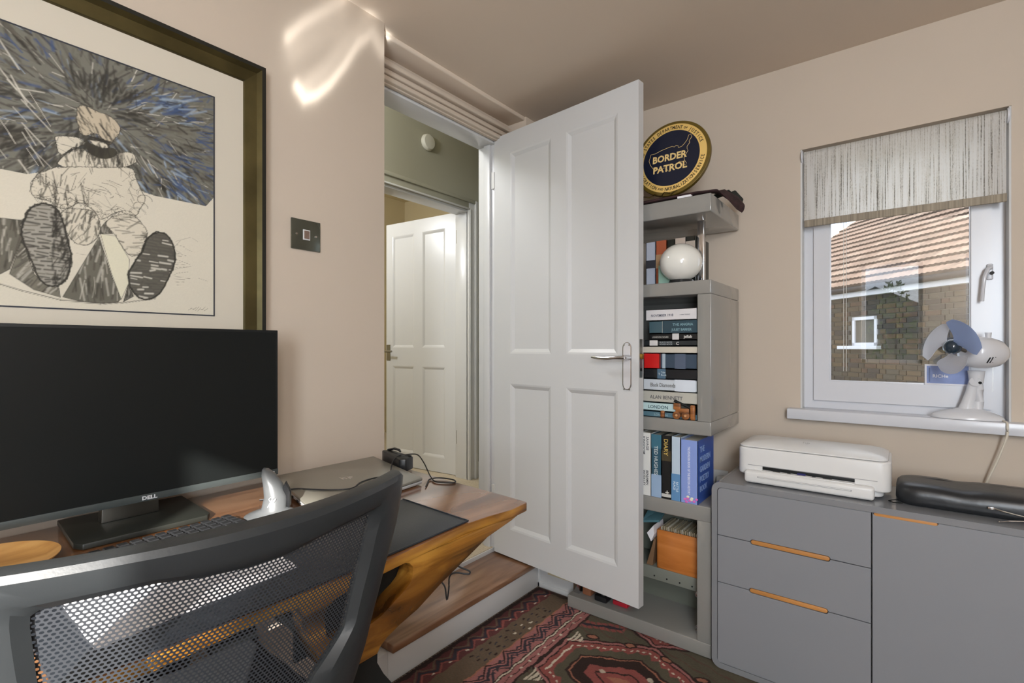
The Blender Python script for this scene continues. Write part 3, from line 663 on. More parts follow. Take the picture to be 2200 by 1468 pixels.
for nm, xf, th in (('front_bracket', -.7125, .042), ('rear_bracket', -1.34, .03)):
    b = MB(); x0, x1 = xf-th, xf
    # polygon with hole: bridge the two loops on both faces
    from mathutils.geometry import tessellate_polygon
    o3 = [Vector((0, y, z)) for y, z in pnl]; h3 = [Vector((0, y, z)) for y, z in hole]
    tris = tessellate_polygon([o3, h3]); allp = pnl+hole
    F_ = [b.b.verts.new((x1, y, E+z)) for y, z in allp]; B_ = [b.b.verts.new((x0, y, E+z)) for y, z in allp]
    for t3 in tris:
        b.b.faces.new([F_[i] for i in t3]); b.b.faces.new([B_[i] for i in reversed(t3)])
    for lo, n_ in ((0, len(pnl)), (len(pnl), len(hole))):
        for i in range(n_):
            j = lo+(i+1) % n_; i += lo; b.b.faces.new((F_[i], F_[j], B_[j], B_[i]))
    o_ = b.go(nm, m_desk, dk, bevel=.002)
lg = [(.5365, -.530), (.536, -.545), (.549, -.570), (.5665, -.595), (.592, -.65), (.625, -.75), (.65, -.9), (.67, -1.12), (.60, -1.12), (.56, -.9), (.49, -.68), (.42, -.9), (.38, -1.12), (.31, -1.12), (.33, -.9), (.37, -.75), (.41, -.62), (.43, -.56), (.44, -.53)]
for xf, th in ((-.7125, .042), (-1.34, .03)):
    MB().prism([(xf-th, y, E+z) for y, z in lg], (th, 0, 0)).go('leg', m_matte, dk)['label'] = 'black splayed metal leg'
MB().box(-.7125-.048, -.7125-.0425, .41, .64, E-.50, E-.392).go('hole_shade_plate', m_matte, dk)  # black plate added behind the bracket hole, standing in for the dark inside it
MB().box(-1.34, -.7126-.049, .50, .53, E-.55, E-.53).go('stretcher', m_matte, dk)
# black cable hanging under the desk end
m_cable = M('black_cable', (24, 25, 27), .5)
cb = MB(); cb.cable([(-.84, .55, E-.385), (-.93, .70, E-.47), (-0.962, 0.899, E-0.569), (-0.947, 0.911, E-0.608), (-0.937, 0.918, E-0.626), (-0.933, 0.921, E-0.659), (-0.929, 0.924, E-0.631), (-0.927, 0.925, E-0.598), (-0.914, 0.935, E-0.588), (-0.889, 0.955, E-0.592), (-0.887, 0.957, E-0.584), (-0.908, 0.940, E-0.572), (-0.919, 0.932, E-0.557)], .0021, n=6)
# ================================================================== MONITOR
mo = T('monitor', 'large black flat monitor standing on the desk before the picture', 'monitor', (-1.27, .33, DZ))
mx_ = -1.25; my0, my1 = .022, .6348; mz0, mz1 = E-.3233, E+.0424
rbox('housing', m_matte, mo, mx_-.045, mx_-.004, my0, my1, mz0, mz1, bevel=.002)
rbox('bezel', m_matte, mo, mx_-.006, mx_, my0, my1, mz0, mz1, bevel=.0012)
rbox('screen', m_screen, mo, mx_-.002, mx_+.0006, my0+.006, my1-.006, mz0+.016, mz1-.006, bevel=0)
rbox('chin', M('monitor_chin', (66, 72, 72), .4, metal=.3), mo, mx_-.002, mx_+.0015, my0, my1, mz0, mz0+.0145, bevel=.0006)
text('logo', 'D\u20acLL'.replace('\u20ac', 'E'), .0105, M('logo_silver', (190, 192, 195), .4), mo, (mx_+.002, .346, mz0+.0035), (0, 1, 0), (0, 0, 1), bold=.0004, sx=1.15)
MB().box(mx_+.001, mx_+.0022, my1-.012, my1-.010, mz0+.003, mz0+.010).go('power_light', m_wpaper, mo)
nk = MB().prism([(-1.275, y, z) for y, z in ((.285, DZ+.012), (.385, DZ+.012), (.380, E-.22), (.290, E-.22))], (-.025, 0, 0)).go('stand_neck', m_steel, mo, bevel=.002)
bp = MB().prism([(x, y, DZ+.001) for x, y in ((-1.375, .235), (-1.19, .225), (-1.17, .235), (-1.165, .44), (-1.18, .45), (-1.37, .46))], (0, 0, .011)).go('stand_base', M('stand_grey', (30, 32, 28), .5), mo, bevel=.002)
# ================================================================== LAPTOP
lp = T('laptop', 'closed thin silver grey laptop lying on the desk beside the monitor', 'laptop', (-1.16, .8, DZ))
q = [(-1.345, .674), (-1.338, .992), (-1.013, .909), (-.980, .580)]
m_lap = M('laptop_silver', (142, 140, 130), .3, metal=.35); m_lape = M('laptop_edge', (186, 188, 190), .3, metal=.4)
def slab(q, z0, z1, ins=0):
    cx = sum(p[0] for p in q)/4; cy = sum(p[1] for p in q)/4
    return [(cx+(x-cx)*(1-ins), cy+(y-cy)*(1-ins), z0) for x, y in q], (0, 0, z1-z0)
MB().prism(*slab(q, DZ+.003, DZ+.011, .004)).go('base', m_lape, lp, bevel=.002)
MB().prism(*slab(q, DZ+.0122, DZ+.019)).go('lid', m_lap, lp, bevel=.0015)
MB().prism(*slab(q, DZ+.0005, DZ+.003, .08)).go('rubber_foot', m_matte, lp)
ld = Vector((-1.345+.980, .674-.580, 0)).normalized(); ln_ = Vector((ld.y, -ld.x, 0))
for s_, wd in ((.05, .014), (.10, .004), (.125, .013), (.17, .012), (.22, .009)):
    c_ = Vector((-.980, .580, DZ+.007))+ld*(s_+.02); MB().box(-wd/2, wd/2, -.0015, .0015, -.0017, .0017, mat=Matrix.Translation(c_) @ ld.to_track_quat('X', 'Z').to_matrix().to_4x4()).go('port', m_matte, lp)
text('logo', 'hp', .034, M('lid_logo', (196, 190, 184), .2, metal=.6), lp, (-1.165, .765, DZ+.0192), (.10, 1, 0), (-1, .1, 0), bold=.0003)
# charger / dock
ch = T('power_adapter', 'black power adapter lying on the back corner of the laptop and desk', 'charger', (-1.22, 1.0, DZ))
MB().prism([(x, y, DZ+.001) for x, y in ((-1.315, .972+.035), (-1.305, 1.035), (-1.165, 1.008), (-1.150, .968), (-1.165, .955), (-1.29, .998))], (0, 0, .038)).go('body', m_black, ch, bevel=.004)
MB().tube([(-1.30, 1.022, DZ+.040), (-1.27, 1.022, DZ+.047), (-1.245, 1.018, DZ+.047), (-1.232, 1.014, DZ+.043)], [.006, .007, .006, .003], flat=.5).go('cable_clip', m_black, ch)
lc = MB(); zt = DZ+.0215
lc.cable([(-1.17, 1.005, DZ+.040), (-1.20, .99, DZ+.042), (-1.19, .955, DZ+.034), (-1.17, .93, DZ+.0235), (-1.135, .90, zt), (-1.105, .87, zt), (-1.10, .845, zt), (-1.105, .81, zt), (-1.095, .77, zt), (-1.07, .735, zt), (-1.075, .71, zt), (-1.10, .685, zt), (-1.14, .66, zt), (-1.17, .645, zt), (-1.185, .625, DZ+.019), (-1.19, .60, DZ+.006), (-1.21, .57, DZ+.004)], .0019, n=6)
lc.cable([(-1.19, 1.0, DZ+.042), (-1.15, 1.01, DZ+.046), (-1.11, 1.0, DZ+.030), (-1.075, .985, DZ+.012), (-1.04, .965, DZ+.004), (-1.0, .945, DZ+.003), (-.965, .960, DZ+.003), (-.955, .975, DZ+.003), (-.975, .985, DZ+.004), (-1.02, .975, DZ+.004), (-1.03, .95, DZ+.003), (-1.01, .925, DZ+.003), (-.985, .895, DZ+.003)], .0019, n=6)
tag(lc.go('charger_cable', m_cable, None, smooth=True), 'thin black charger cable winding across the closed laptop', 'cable')
tag(cb.go('hanging_cable', m_cable, None, smooth=True), 'loop of thin black cable dangling under the desk before the step', 'cable')
# ================================================================== MOUSE
ms = T('vertical_mouse', 'silver grey upright ergonomic mouse between the monitor and laptop', 'mouse', (-1.08, .53, DZ))
m_mg = M('mouse_grey', (92, 95, 97), .35, metal=.1)
b = MB(); secs = [(0, .052, .040, 0, 0), (.006, .055, .042, 0, 0), (.011, .046, .034, 0, -.002), (.020, .026, .026, .002, -.004), (.045, .024, .026, .004, -.008), (.070, .020, .025, .000, -.014), (.090, .014, .021, -.006, -.022), (.101, .007, .012, -.010, -.028), (.104, .001, .002, -.012, -.031)]
cx, cy = -1.075, .535; prev = None
U = Vector((.60, .80, 0)); V_ = Vector((-.80, .60, 0))
for (z, ru, rv_, ou, ov) in secs:
    ring = []
    for k_ in range(32):
        a = 2*math.pi*k_/32; ca, sa = math.cos(a), math.sin(a)
        rr = 1-.16*max(0, math.cos(a-2.2))*(1 if z > .015 else 0)
        p_ = Vector((cx, cy, DZ+.001+z))+U*(ou*1.6-.002+ru*ca*rr)+V_*(ov*-.6+rv_*sa*rr)
        ring.append(b.b.verts.new(p_))
    if prev:
        for k_ in range(32): b.b.faces.new((prev[k_], prev[(k_+1) % 32], ring[(k_+1) % 32], ring[k_]))
    else: b.b.faces.new(ring[::-1])
    prev = ring
b.b.faces.new(prev); b.go('shell', m_mg, ms, smooth=True, angle=60)
bt = MB(); bt.prism([tuple(Vector((cx, cy, 0))+U*u_+V_*v_+Vector((0, 0, DZ+z_))) for u_, v_, z_ in ((.020, .024, .015), (.034, .020, .018), (.036, .010, .055), (.026, .008, .078), (.018, .018, .06))], tuple(V_*-.020)); bt.go('button_side', m_black, ms, bevel=.003)
gl = MB(); gl.tube([tuple(Vector((cx, cy, DZ+.001))+Vector((.0245, -.0125, 0))+Vector((-.004, 0, 0))+Vector((.62, .78, 0))*(a_*.0085)+Vector((0, 0, .038+.011*b2))) for a_, b2 in ((-1, -.9), (-.2, .2), (.5, 1), (.9, .6), (.4, 0), (-.3, .1), (-.7, .7), (-.3, 1), (.2, .8), (-.2, -.1), (-.5, -.8), (-.1, -1.2), (.3, -.8))], .0009, n=5)
gl.go('emblem', m_wpaper, ms)
# ================================================================== KEYBOARD
kb = T('keyboard', 'low black keyboard with speckled keys lying before the monitor', 'keyboard', (-1.05, .3, DZ))
ka = math.radians(4)
km = Matrix.Translation((-1.052, .338, DZ+.0)) @ Matrix.Rotation(ka, 4, 'Z')
rbox('case', m_black, kb, -.060, .062, -.135, .135, .001, .013, bevel=.004, mtx=km)
m_key = M('key_black', (34, 35, 37), .45)
km0 = bpy.data.meshes.new('key'); kbm = bmesh.new(); r_ = bmesh.ops.create_cube(kbm, size=1)
bmesh.ops.scale(kbm, vec=(.0155, .0165, .006), verts=kbm.verts)
for v in kbm.verts:
    if v.co.z > 0: v.co.x *= .85; v.co.y *= .85
kbm.to_mesh(km0); kbm.free(); km0.materials.append(m_key)
lg0 = bpy.data.meshes.new('key_legend'); lb = bmesh.new(); r_ = bmesh.ops.create_cube(lb, size=1); bmesh.ops.scale(lb, vec=(.0022, .0016, .0003), verts=lb.verts); lb.to_mesh(lg0); lb.free(); lg0.materials.append(m_wpaper)
inv = WM[kb.name].inverted()
for i in range(6):
    for j in range(13):
        if i == 5 and 4 <= j <= 8: continue
        o = bpy.data.objects.new('key', km0); C.objects.link(o); o.parent = kb
        o.matrix_local = inv @ km @ Matrix.Translation((-.0475+i*.0190, -.1195+j*.0199, .0155))
# ================================================================== plate, desk mat, paper
pl_ = MB().lathe([(.035, 0), (.075, .003), (.092, .011), (.094, .014), (.090, .0135), (.072, .006), (.0, .0055)][:6], (0, 0, 0), n=48)
m_bam = wood('bamboo', (176, 128, 70), (196, 148, 86), (208, 162, 100), 1, rough=.45, scale=4, coat=.1, knots=False)
b = MB().lathe([(.045, 0), (.080, .003), (.096, .013), (.097, .016), (.094, .0155), (.078, .007), (.04, .005), (.001, .005)], (0, 0, 0), n=48)
pl_.b.free()
tag(b.go('wooden_plate', m_bam, None, smooth=True, mtx=Matrix.Translation((-1.185, .110, DZ+.0005))), 'round shallow light bamboo plate at the left end of the desk', 'plate')
mt_ = [(-.945, .786), (-.720, .7725), (-.712, .545), (-.712, .12), (-.955, .12)]
dm = T('desk_mat', 'dark blue black leather desk mat on the right of the desk', 'mat', (-.83, .6, DZ))
MB().prism([(x, y, DZ+.0005) for x, y in mt_], (0, 0, .0035)).go('pad', M('mat_leather', (38, 43, 50), .38, bump=.15, bscale=500, spec=.4), dm, bevel=.001)
MB().tube([(x, y, DZ+.0035) for x, y in mt_[:4]], .0022, n=6).go('edge_piping', M('mat_edge', (30, 36, 44), .4), dm, smooth=True)
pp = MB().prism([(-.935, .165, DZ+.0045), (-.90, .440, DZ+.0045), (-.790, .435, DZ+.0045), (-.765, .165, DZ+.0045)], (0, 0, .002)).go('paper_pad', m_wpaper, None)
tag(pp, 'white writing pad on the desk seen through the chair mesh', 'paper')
# ================================================================== OFFICE CHAIR
oc = T('office_chair', 'black office chair with a see-through mesh back pushed to the desk', 'chair', (-.84, .265, 0))
cf = (-1.1850456, .64990158, -.63475818)
def cs(y, h, off=0):
    x = cf[0]*y*y+cf[1]*y+cf[2]+.12*(h+.19)
    return Vector((x+off, y, E+h))
def resamp(P, K):
    P = [Vector(p) for p in P]; d = [0]
    for i in range(1, len(P)): d.append(d[-1]+(P[i]-P[i-1]).length)
    out = []
    for k_ in range(K):
        s_ = d[-1]*k_/K
        for i in range(1, len(P)):
            if d[i] >= s_-1e-9:
                t_ = (s_-d[i-1])/max(1e-9, d[i]-d[i-1]); out.append(P[i-1].lerp(P[i], t_)); break
    return out
in_top = [(.0847, -.2345), (.0905, -.2300), (.113, -.2290), (.147, -.2283), (.1675, -.2283), (.2, -.2340), (.246, -.2380), (.293, -.2380), (.351, -.2300), (.4244, -.2290)]
in_r = [(.4244, -.229), (.4262, -.2443), (.4167, -.2684), (.4066, -.3086), (.3976, -.3376), (.3883, -.3767), (.379, -.3849), (.3605, -.3994), (.340, -.4148), (.325, -.44), (.312, -.50), (.305, -.60)]
in_b = [(.305, -.60), (.225, -.60)]
in_l = [(.225, -.60), (.218, -.50), (.203, -.44), (.178, -.4148), (.145, -.3994), (.125, -.3849), (.112, -.3767), (.100, -.3376), (.0896, -.2956), (.0865, -.2616), (.0842, -.2415), (.0847, -.2345)]
ou_top = [(.018, -.196), (.03, -.190), (.15, -.190), (.35, -.190), (.498, -.190), (.507, -.196)]
ou_r = [(.507, -.196), (.5073, -.2257), (.4953, -.2686), (.4724, -.3161), (.4572, -.3541), (.4463, -.3806), (.4344, -.4203), (.415, -.46), (.385, -.51), (.36, -.56), (.345, -.64)]
ou_b = [(.345, -.64), (.185, -.64)]
ou_l = [(.185, -.64), (.170, -.56), (.145, -.51), (.115, -.46), (.09, -.4203), (.068, -.3806), (.054, -.3541), (.040, -.3161), (.024, -.2686), (.016, -.2257), (.018, -.196)]
def lerp2(a, b_, t): return (a[0]+(b_[0]-a[0])*t, a[1]+(b_[1]-a[1])*t)
I_, O_ = [], []
for a_, b_, K in ((in_top, ou_top, 48), (in_r, ou_r, 40), (in_b, ou_b, 8), (in_l, ou_l, 40)):
    I_ += resamp([(*p, 0) for p in a_], K); O_ += resamp([(*p, 0) for p in b_], K)
N_ = len(I_); b = MB(); loops = []
for (t_, off) in ((0, -.018), (0, -.004), (.05, .004), (.22, .0085), (.62, .0085), (.80, .006), (1.0, -.004), (1.0, -.014)):
    loops.append([b.b.verts.new(cs(O_[i].x+(I_[i].x-O_[i].x)*t_, O_[i].y+(I_[i].y-O_[i].y)*t_, off)) for i in range(N_)])
loops.append(loops[0])
for a_, c_ in zip(loops, loops[1:]):
    for i in range(N_): b.b.faces.new((a_[i], a_[(i+1) % N_], c_[(i+1) % N_], c_[i]))
b.go('backrest_frame', m_chair, oc, smooth=True, angle=28)
# woven mesh with real oval openings
cw, chh = .0050, .0037
poly = [(p.x, p.y) for p in I_]
def inside(x, y):
    c_ = False
    for i in range(len(poly)):
        x1, y1 = poly[i]; x2, y2 = poly[i-1]
        if (y1 > y) != (y2 > y) and x < (x2-x1)*(y-y1)/(y2-y1)+x1: c_ = not c_
    return c_
verts, faces = [], []
ccx, ccy = .255, -.41
for r_ in range(int(.40/chh)):
    for c_ in range(int(.38/cw)):
        y = .07+c_*cw+(cw/2 if r_ % 2 else 0); h = -.62+r_*chh
        if not inside(ccx+(y-ccx)*.985, ccy+(h-ccy)*.97): continue
        k0 = len(verts)
        ot = [(-1, -1), (0, -1), (1, -1), (1, 0), (1, 1), (0, 1), (-1, 1), (-1, 0)]
        for (a_, b_) in ot: verts.append(cs(y+a_*cw/2, h+b_*chh/2, -.009))
        for (a_, b_) in ot:
            s_ = .72 if a_ and b_ else 1
            verts.append(cs(y+a_*s_*cw*.345, h+b_*s_*chh*.36, -.009))
        for q_ in range(8): faces.append((k0+q_, k0+(q_+1) % 8, k0+8+(q_+1) % 8, k0+8+q_))
me = bpy.data.meshes.new('backrest_mesh'); me.from_pydata(verts, [], faces)
mo_ = link('backrest_mesh', me, oc, M('mesh_fabric', (40, 43, 48), .6)); mo_['kind'] = 'stuff'; mo_['label'] = 'woven black mesh with rows of oval holes'
# spine, seat, arms, base
MB().tube([tuple(cs(.265, -.44, .012)), tuple(cs(.265, -.55, .018)), (-.60, .265, .52), (-.66, .265, .43), (-.80, .265, .42)], [.012, .030, .034, .030, .028], n=14).go('spine', m_chair, oc, smooth=True)
st = MB(); st.box(-1.10, -.635, .025, .505, .445, .505); st.go('seat', M('seat_fabric', (36, 38, 42), .9, bump=.4, bscale=400), oc, bevel=.022, seg=4)
MB().box(-1.05, -.68, .07, .46, .425, .446).go('seat_pan', m_chair, oc, bevel=.006)
MB().cyl((-.86, .265, .10), (-.86, .265, .43), .025, n=20).go('gas_column', m_chrome, oc, smooth=True)
for k_ in range(5):
    a = 2*math.pi*k_/5+.3; c_, s_ = math.cos(a), math.sin(a)
    MB().tube([(-.86+.02*c_, .265+.02*s_, .115), (-.86+.15*c_, .265+.15*s_, .10), (-.86+.27*c_, .265+.27*s_, .075)], [.026, .02, .014], n=10).go('base_arm', m_chair, oc, smooth=True)
    MB().cyl((-.86+.27*c_-.02*s_, .265+.27*s_+.02*c_, .03), (-.86+.27*c_+.02*s_, .265+.27*s_-.02*c_, .03), .0285, n=18).go('caster', m_black, oc, smooth=True)
#P3
# ================================================================== SHELF UNIT
SX0, SX1, SY0, SY1 = -1.125, -.530, 1.829, 2.212
su = T('shelf_unit', 'tall glossy grey open bookcase behind the open white door', 'bookcase', (-.83, 2.02, 0))
def slab_(nm, z0, z1, x0=SX0, x1=SX1, mtx=None): return rbox(nm, m_grey, su, x0, x1, SY0, SY1, z0, z1, bevel=.004, seg=3, mtx=mtx)
slab_('base_shelf', .0105, .062)
rot4 = Matrix.Translation((SX1, SY0, 0)) @ Matrix.Rotation(math.radians(2.2), 4, 'Z') @ Matrix.Translation((-SX1, -SY0, 0))
slab_('top_shelf', E+.484, E+.549)
slab_('shelf', E-.626, E-.571)
slab_('box_top', E+.191, E+.241); slab_('box_bottom', E-.318, E-.268)
rbox('box_side', m_grey, su, -.5785, SX1, SY0, SY1, E-.268, E+.191, bevel=.003, seg=3)
rbox('box_side', m_grey, su, SX0, SX0+.045, SY0, SY1, E-.268, E+.191, bevel=.003, seg=3)
rbox('box_back', m_grey, su, SX0+.04, -.575, SY1-.015, SY1-.003, E-.270, E+.193, bevel=0)
rbox('lower_side', m_grey, su, -.5800, SX1, SY0, SY1, .061, E-.625, bevel=.003, seg=3)
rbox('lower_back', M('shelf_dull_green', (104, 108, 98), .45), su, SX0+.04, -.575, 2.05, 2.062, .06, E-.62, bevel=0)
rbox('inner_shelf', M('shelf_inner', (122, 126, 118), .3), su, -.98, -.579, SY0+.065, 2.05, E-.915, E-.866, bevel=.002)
for x in (-.765, -.715, -.665, -.618): MB().cyl((x, SY0+.0655, E-.900), (x, SY0+.0635, E-.900), .003, n=10).go('peg_hole', m_matte, su)
for (x, z) in ((-.590, E-.915), (-.588, E-1.035), (-.588, E-1.052)):
    MB().sph((x, 1.875, z), .012, (1, .5, 1), n=14).go('cam_bolt', m_chrome, su, smooth=True)
for (x, y) in ((-.604, 1.96), (-1.08, 1.872), (-1.08, 2.16)):
    for (z0, z1) in ((E+.241, E+.484), (E-.571, E-.318)):
        if x > -.9 and z0 < E: continue
        rbox('post', m_chrome, su, x-.0125, x+.0125, y-.0125, y+.0125, z0, z1, bevel=.002)
rbox('post', m_chrome, su, -1.115, -1.085, 1.86, 1.89, .062, E-.626, bevel=.003)

# ------------------------------------------------------------------ books
TITLE = {}
def book(nm, label, group, x0, x1, y0, y1, z0, z1, spine, col, titles=(), page=None, band=None, rough=.35, cat='book'):
    """spine: '-y' with the book standing ('v') or lying ('h'); thickness runs along x (standing) or z (lying)"""
    t = T(nm, label, cat, ((x0+x1)/2, (y0+y1)/2, z0), group)
    m = M('cover_%d_%d_%d' % col, col, rough)
    c = MB(); th = .0022
    c.box(x0, x1, y0, y0+th, z0, z1)
    if spine == 'v':
        c.box(x0, x0+th, y0, y1, z0, z1); c.box(x1-th, x1, y0, y1, z0, z1)
        c.go('cover', m, t); MB().box(x0+th, x1-th, y0+th, y1-.003, z0+.003, z1-.004).go('pages', page or m_paper, t)
    else:
        c.box(x0, x1, y0, y1, z0, z0+th); c.box(x0, x1, y0, y1, z1-th, z1)
        c.go('cover', m, t); MB().box(x0+.003, x1-.004, y0+th, y1-.003, z0+th, z1-th).go('pages', page or m_paper, t)
    for b_ in (band or ()):
        a0, a1, bc = b_
        mm = M('band_%d_%d_%d' % bc, bc, rough)
        if spine == 'v': MB().box(x0+.0004, x1-.0004, y0-.0006, y0+.001, z0+(z1-z0)*a0, z0+(z1-z0)*a1).go('spine_band', mm, t)
        else: MB().box(x0+(x1-x0)*a0, x0+(x1-x0)*a1, y0-.0006, y0+.001, z0+.0003, z1-.0003).go('spine_band', mm, t)
    for ti in titles:
        body, size, tcol, u_, v_ = ti[:5]; sx = ti[5] if len(ti) > 5 else 1
        mt = M('ink_%d_%d_%d' % tcol, tcol, .5)
        if spine == 'v': # text runs downwards on the spine
            text('spine_title', body, size, mt, t, (x0+(x1-x0)*u_, y0-.0009, z1-(z1-z0)*v_), (0, 0, -1), (1, 0, 0), sx=sx, bold=.0002)
        else:
            text('spine_title', body, size, mt, t, (x0+(x1-x0)*u_, y0-.0009, z0+(z1-z0)*v_), (1, 0, 0), (0, 0, 1), sx=sx, bold=.0002)
    return t
G1 = 'books lying flat in the grey box shelf'
YB = 1.845
H = [  # z0, z1 rel. to eye, x0, x1, colour, bands, titles, label
 (-.268, -.2455, -.800, -.585, (86, 118, 132), (), (('LONDON', .012, (150, 176, 184), .25, .25),), 'dusty blue book at the very bottom of the lying stack'),
 (-.2445, -.212, -.800, -.655, (190, 216, 218), (), (('LONDON', .018, (60, 90, 100), .20, .28),), 'pale cyan book titled LONDON near the stack bottom'),
 (-.211, -.167, -.792, -.583, (186, 184, 174), (), (('ALAN BENNETT', .019, (92, 92, 96), .14, .30, .92),), 'grey white book third from the bottom of the lying stack'),
 (-.166, -.1215, -.788, -.586, (200, 208, 216), ((.60, .98, (212, 220, 230)),), (('Black Diamonds', .021, (96, 96, 92), .13, .32, .72),), 'pale blue white book titled Black Diamonds in the stack'),
 (-.1205, -.0825, -.786, -.584, (26, 28, 32), ((.26, .42, (84, 112, 134)),), (('T', .012, (200, 210, 215), .28, .35), ('Tale\nBook', .010, (180, 196, 206), .33, .55)), 'black book with a small blue spine label in the stack'),
 (-.0815, -.025, -.786, -.586, (58, 74, 92), ((.0, .30, (200, 28, 28)), (.30, .33, (90, 22, 26)), (.36, .42, (170, 186, 198)), (.60, .80, (84, 96, 116))), (), 'thick glossy book with a red and slate blue spine'),
 (-.024, .0035, -.792, -.583, (204, 198, 184), (), (), 'plain cream book above the red spined one'),
 (.0045, .0260, -.784, -.586, (40, 44, 46), ((.10, .26, (214, 212, 210)),), (('BLACK NOTE', .008, (150, 156, 160), .30, .50), ('HORSE BOOK', .008, (150, 156, 160), .30, .12), ('C', .016, (210, 210, 210), .62, .15)), 'dark slim book with a white left spine end'),
 (.0270, .0510, -.765, -.586, (20, 20, 22), ((.50, .64, (206, 206, 206)),), (('LONDON WARS', .009, (176, 176, 170), .06, .30, .95), ('jellab', .015, (226, 226, 222), .74, .28)), 'black paperback titled LONDON WARS in the stack'),
 (.0520, .0995, -.765, -.583, (66, 92, 102), ((.28, .285, (214, 214, 200)), (.285, .99, (46, 70, 82)), ), (('THE ANGRIA', .013, (130, 166, 176), .50, .58), ('JULIET BARKER', .013, (130, 166, 176), .48, .18, .85)), 'dark teal book second from the top of the lying stack'),
 (.1005, .1440, -.778, -.586, (216, 214, 216), (), (('NOVEMBER 1918', .013, (96, 98, 112), .10, .35, .9), ('a new history', .007, (150, 150, 156), .68, .42)), 'white book titled NOVEMBER 1918 topmost of the lying stack'),
]
for (z0, z1, x0, x1, col, bands, ti, lab) in H:
    book('lying_book', lab, G1, x0, x1, YB, YB+.24, E+z0+.0005, E+z1, 'h', col, ti, band=bands)
G2 = 'books standing on the middle shelf'
Vb = [
 (-.800, -.7535, -.330, (226, 226, 222), (), (('SAVAGE\nKINGDOM', .0145, (86, 88, 96), .58, .06), ('BENJAMIN\nWOOLLEY', .0125, (70, 70, 76), .58, .60)), 'white standing book titled SAVAGE KINGDOM'),
 (-.7530, -.7130, -.333, (44, 84, 104), ((0, .36, (150, 176, 206)), (.78, 1, (60, 110, 130))), (('TED HUGHES', .0195, (206, 214, 214), .30, .18, .95),), 'teal standing book between the white and the black ones'),
 (-.7125, -.6760, -.333, (22, 24, 26), ((.60, .76, (70, 62, 44)), (.03, .08, (200, 200, 196))), (('DIARY', .022, (206, 178, 96), .26, .05), ('+', .03, (220, 220, 214), .30, .86)), 'black standing book titled DIARY in gold'),
 (-.6755, -.6405, -.334, (186, 204, 220), ((0, .42, (96, 142, 186)),), (('BATTLE\nPLACE', .011, (206, 224, 236), .55, .70),), 'pale blue and mid blue standing book beside the thickest one'),
]
for (x0, x1, zt, col, bands, ti, lab) in Vb:
    book('standing_book', lab, G2, x0, x1, 1.834, 2.0, E-.5705, E+zt, 'v', col, ti, band=bands)
tb = book('standing_book', 'thick periwinkle blue standing book of British insect verse, rightmost on the shelf', G2, -.640, -.577, 1.832, 2.02, E-.5705, E-.340, 'v', (132, 154, 214), (('THE PENGUIN BOOK OF THE BRITISH HISTORY', .0125, (222, 226, 240), .42, .10, .66),), band=())
tb['label'] = 'thick periwinkle blue standing book with pink flowers, rightmost on the shelf'
MB().box(-.5772, -.5764, 1.834, 2.02, E-.5700, E-.3405).go('front_cover', M('cover_royal', (56, 92, 176), .35), tb)
for i, wd in enumerate(('THE', 'MODERN', 'GARDEN', 'POETRY', 'BOOK')):
    text('cover_title', wd, .030, M('cover_ink', (150, 178, 226), .5), tb, (-.5758, 1.850, E-.385-.036*i), (0, 1, 0), (0, 0, 1), bold=.0006)
for i in range(9):
    a = i*2.4; r_ = .004+.0016*i
    MB().sph((-.607+r_*1.6*math.cos(a), 1.8312, E-.556+r_*.7*math.sin(a)), .0055, (1, .15, .8), n=8).go('flower', M('flower_pink', (214, 110, 190), .6) if i % 3 else M('flower_cream', (226, 226, 200), .6), tb)
G3 = 'books standing under the top shelf'
Ub = [
 (-.815, -.7745, .452, (180, 186, 200), ((.42, .60, (60, 60, 66)),), 'pale grey blue tall book beside the orange one'),
 (-.7735, -.7290, .454, (172, 92, 62), ((.40, .70, (176, 140, 104)),), 'orange and cream standing book on the box top'),
 (-.7280, -.6960, .452, (26, 30, 24), (), 'black book behind the mint card'),
 (-.6950, -.6550, .454, (90, 88, 84), ((.55, 1, (186, 172, 160)), (.35, .54, (96, 110, 118))), 'book with a faded photo spine behind the globe'),
 (-.6545, -.6185, .456, (24, 28, 24), ((.72, .9, (170, 160, 150)),), 'black book with a white figure on its spine'),
 
]
for (x0, x1, zt, col, bands, lab) in Ub:
    book('upright_book', lab, G3, x0, x1, 1.93, 2.10, E+.2415, E+zt-.03, 'v', col, band=bands)
tag(MB().box(-.745, -.700, 1.885, 1.889, E+.2415, E+.318).go('mint_card', M('mint', (142, 176, 160), .6), None), 'small mint green card standing left of the white globe', 'card')
gb = T('globe_lamp', 'round white opal glass globe lamp on the box top', 'lamp', (-.6535, 1.872, E+.2415))
MB().sph((-.6535, 1.872, E+.3175), .0765, (1, 1, .94), n=40).go('globe', M('opal_glass', (226, 226, 220), .08, coat=.5), gb, smooth=True)
MB().cyl((-.6535, 1.879, E+.2415), (-.6535, 1.879, E+.2525), .048, .042, n=28).go('lamp_base', m_black, gb)

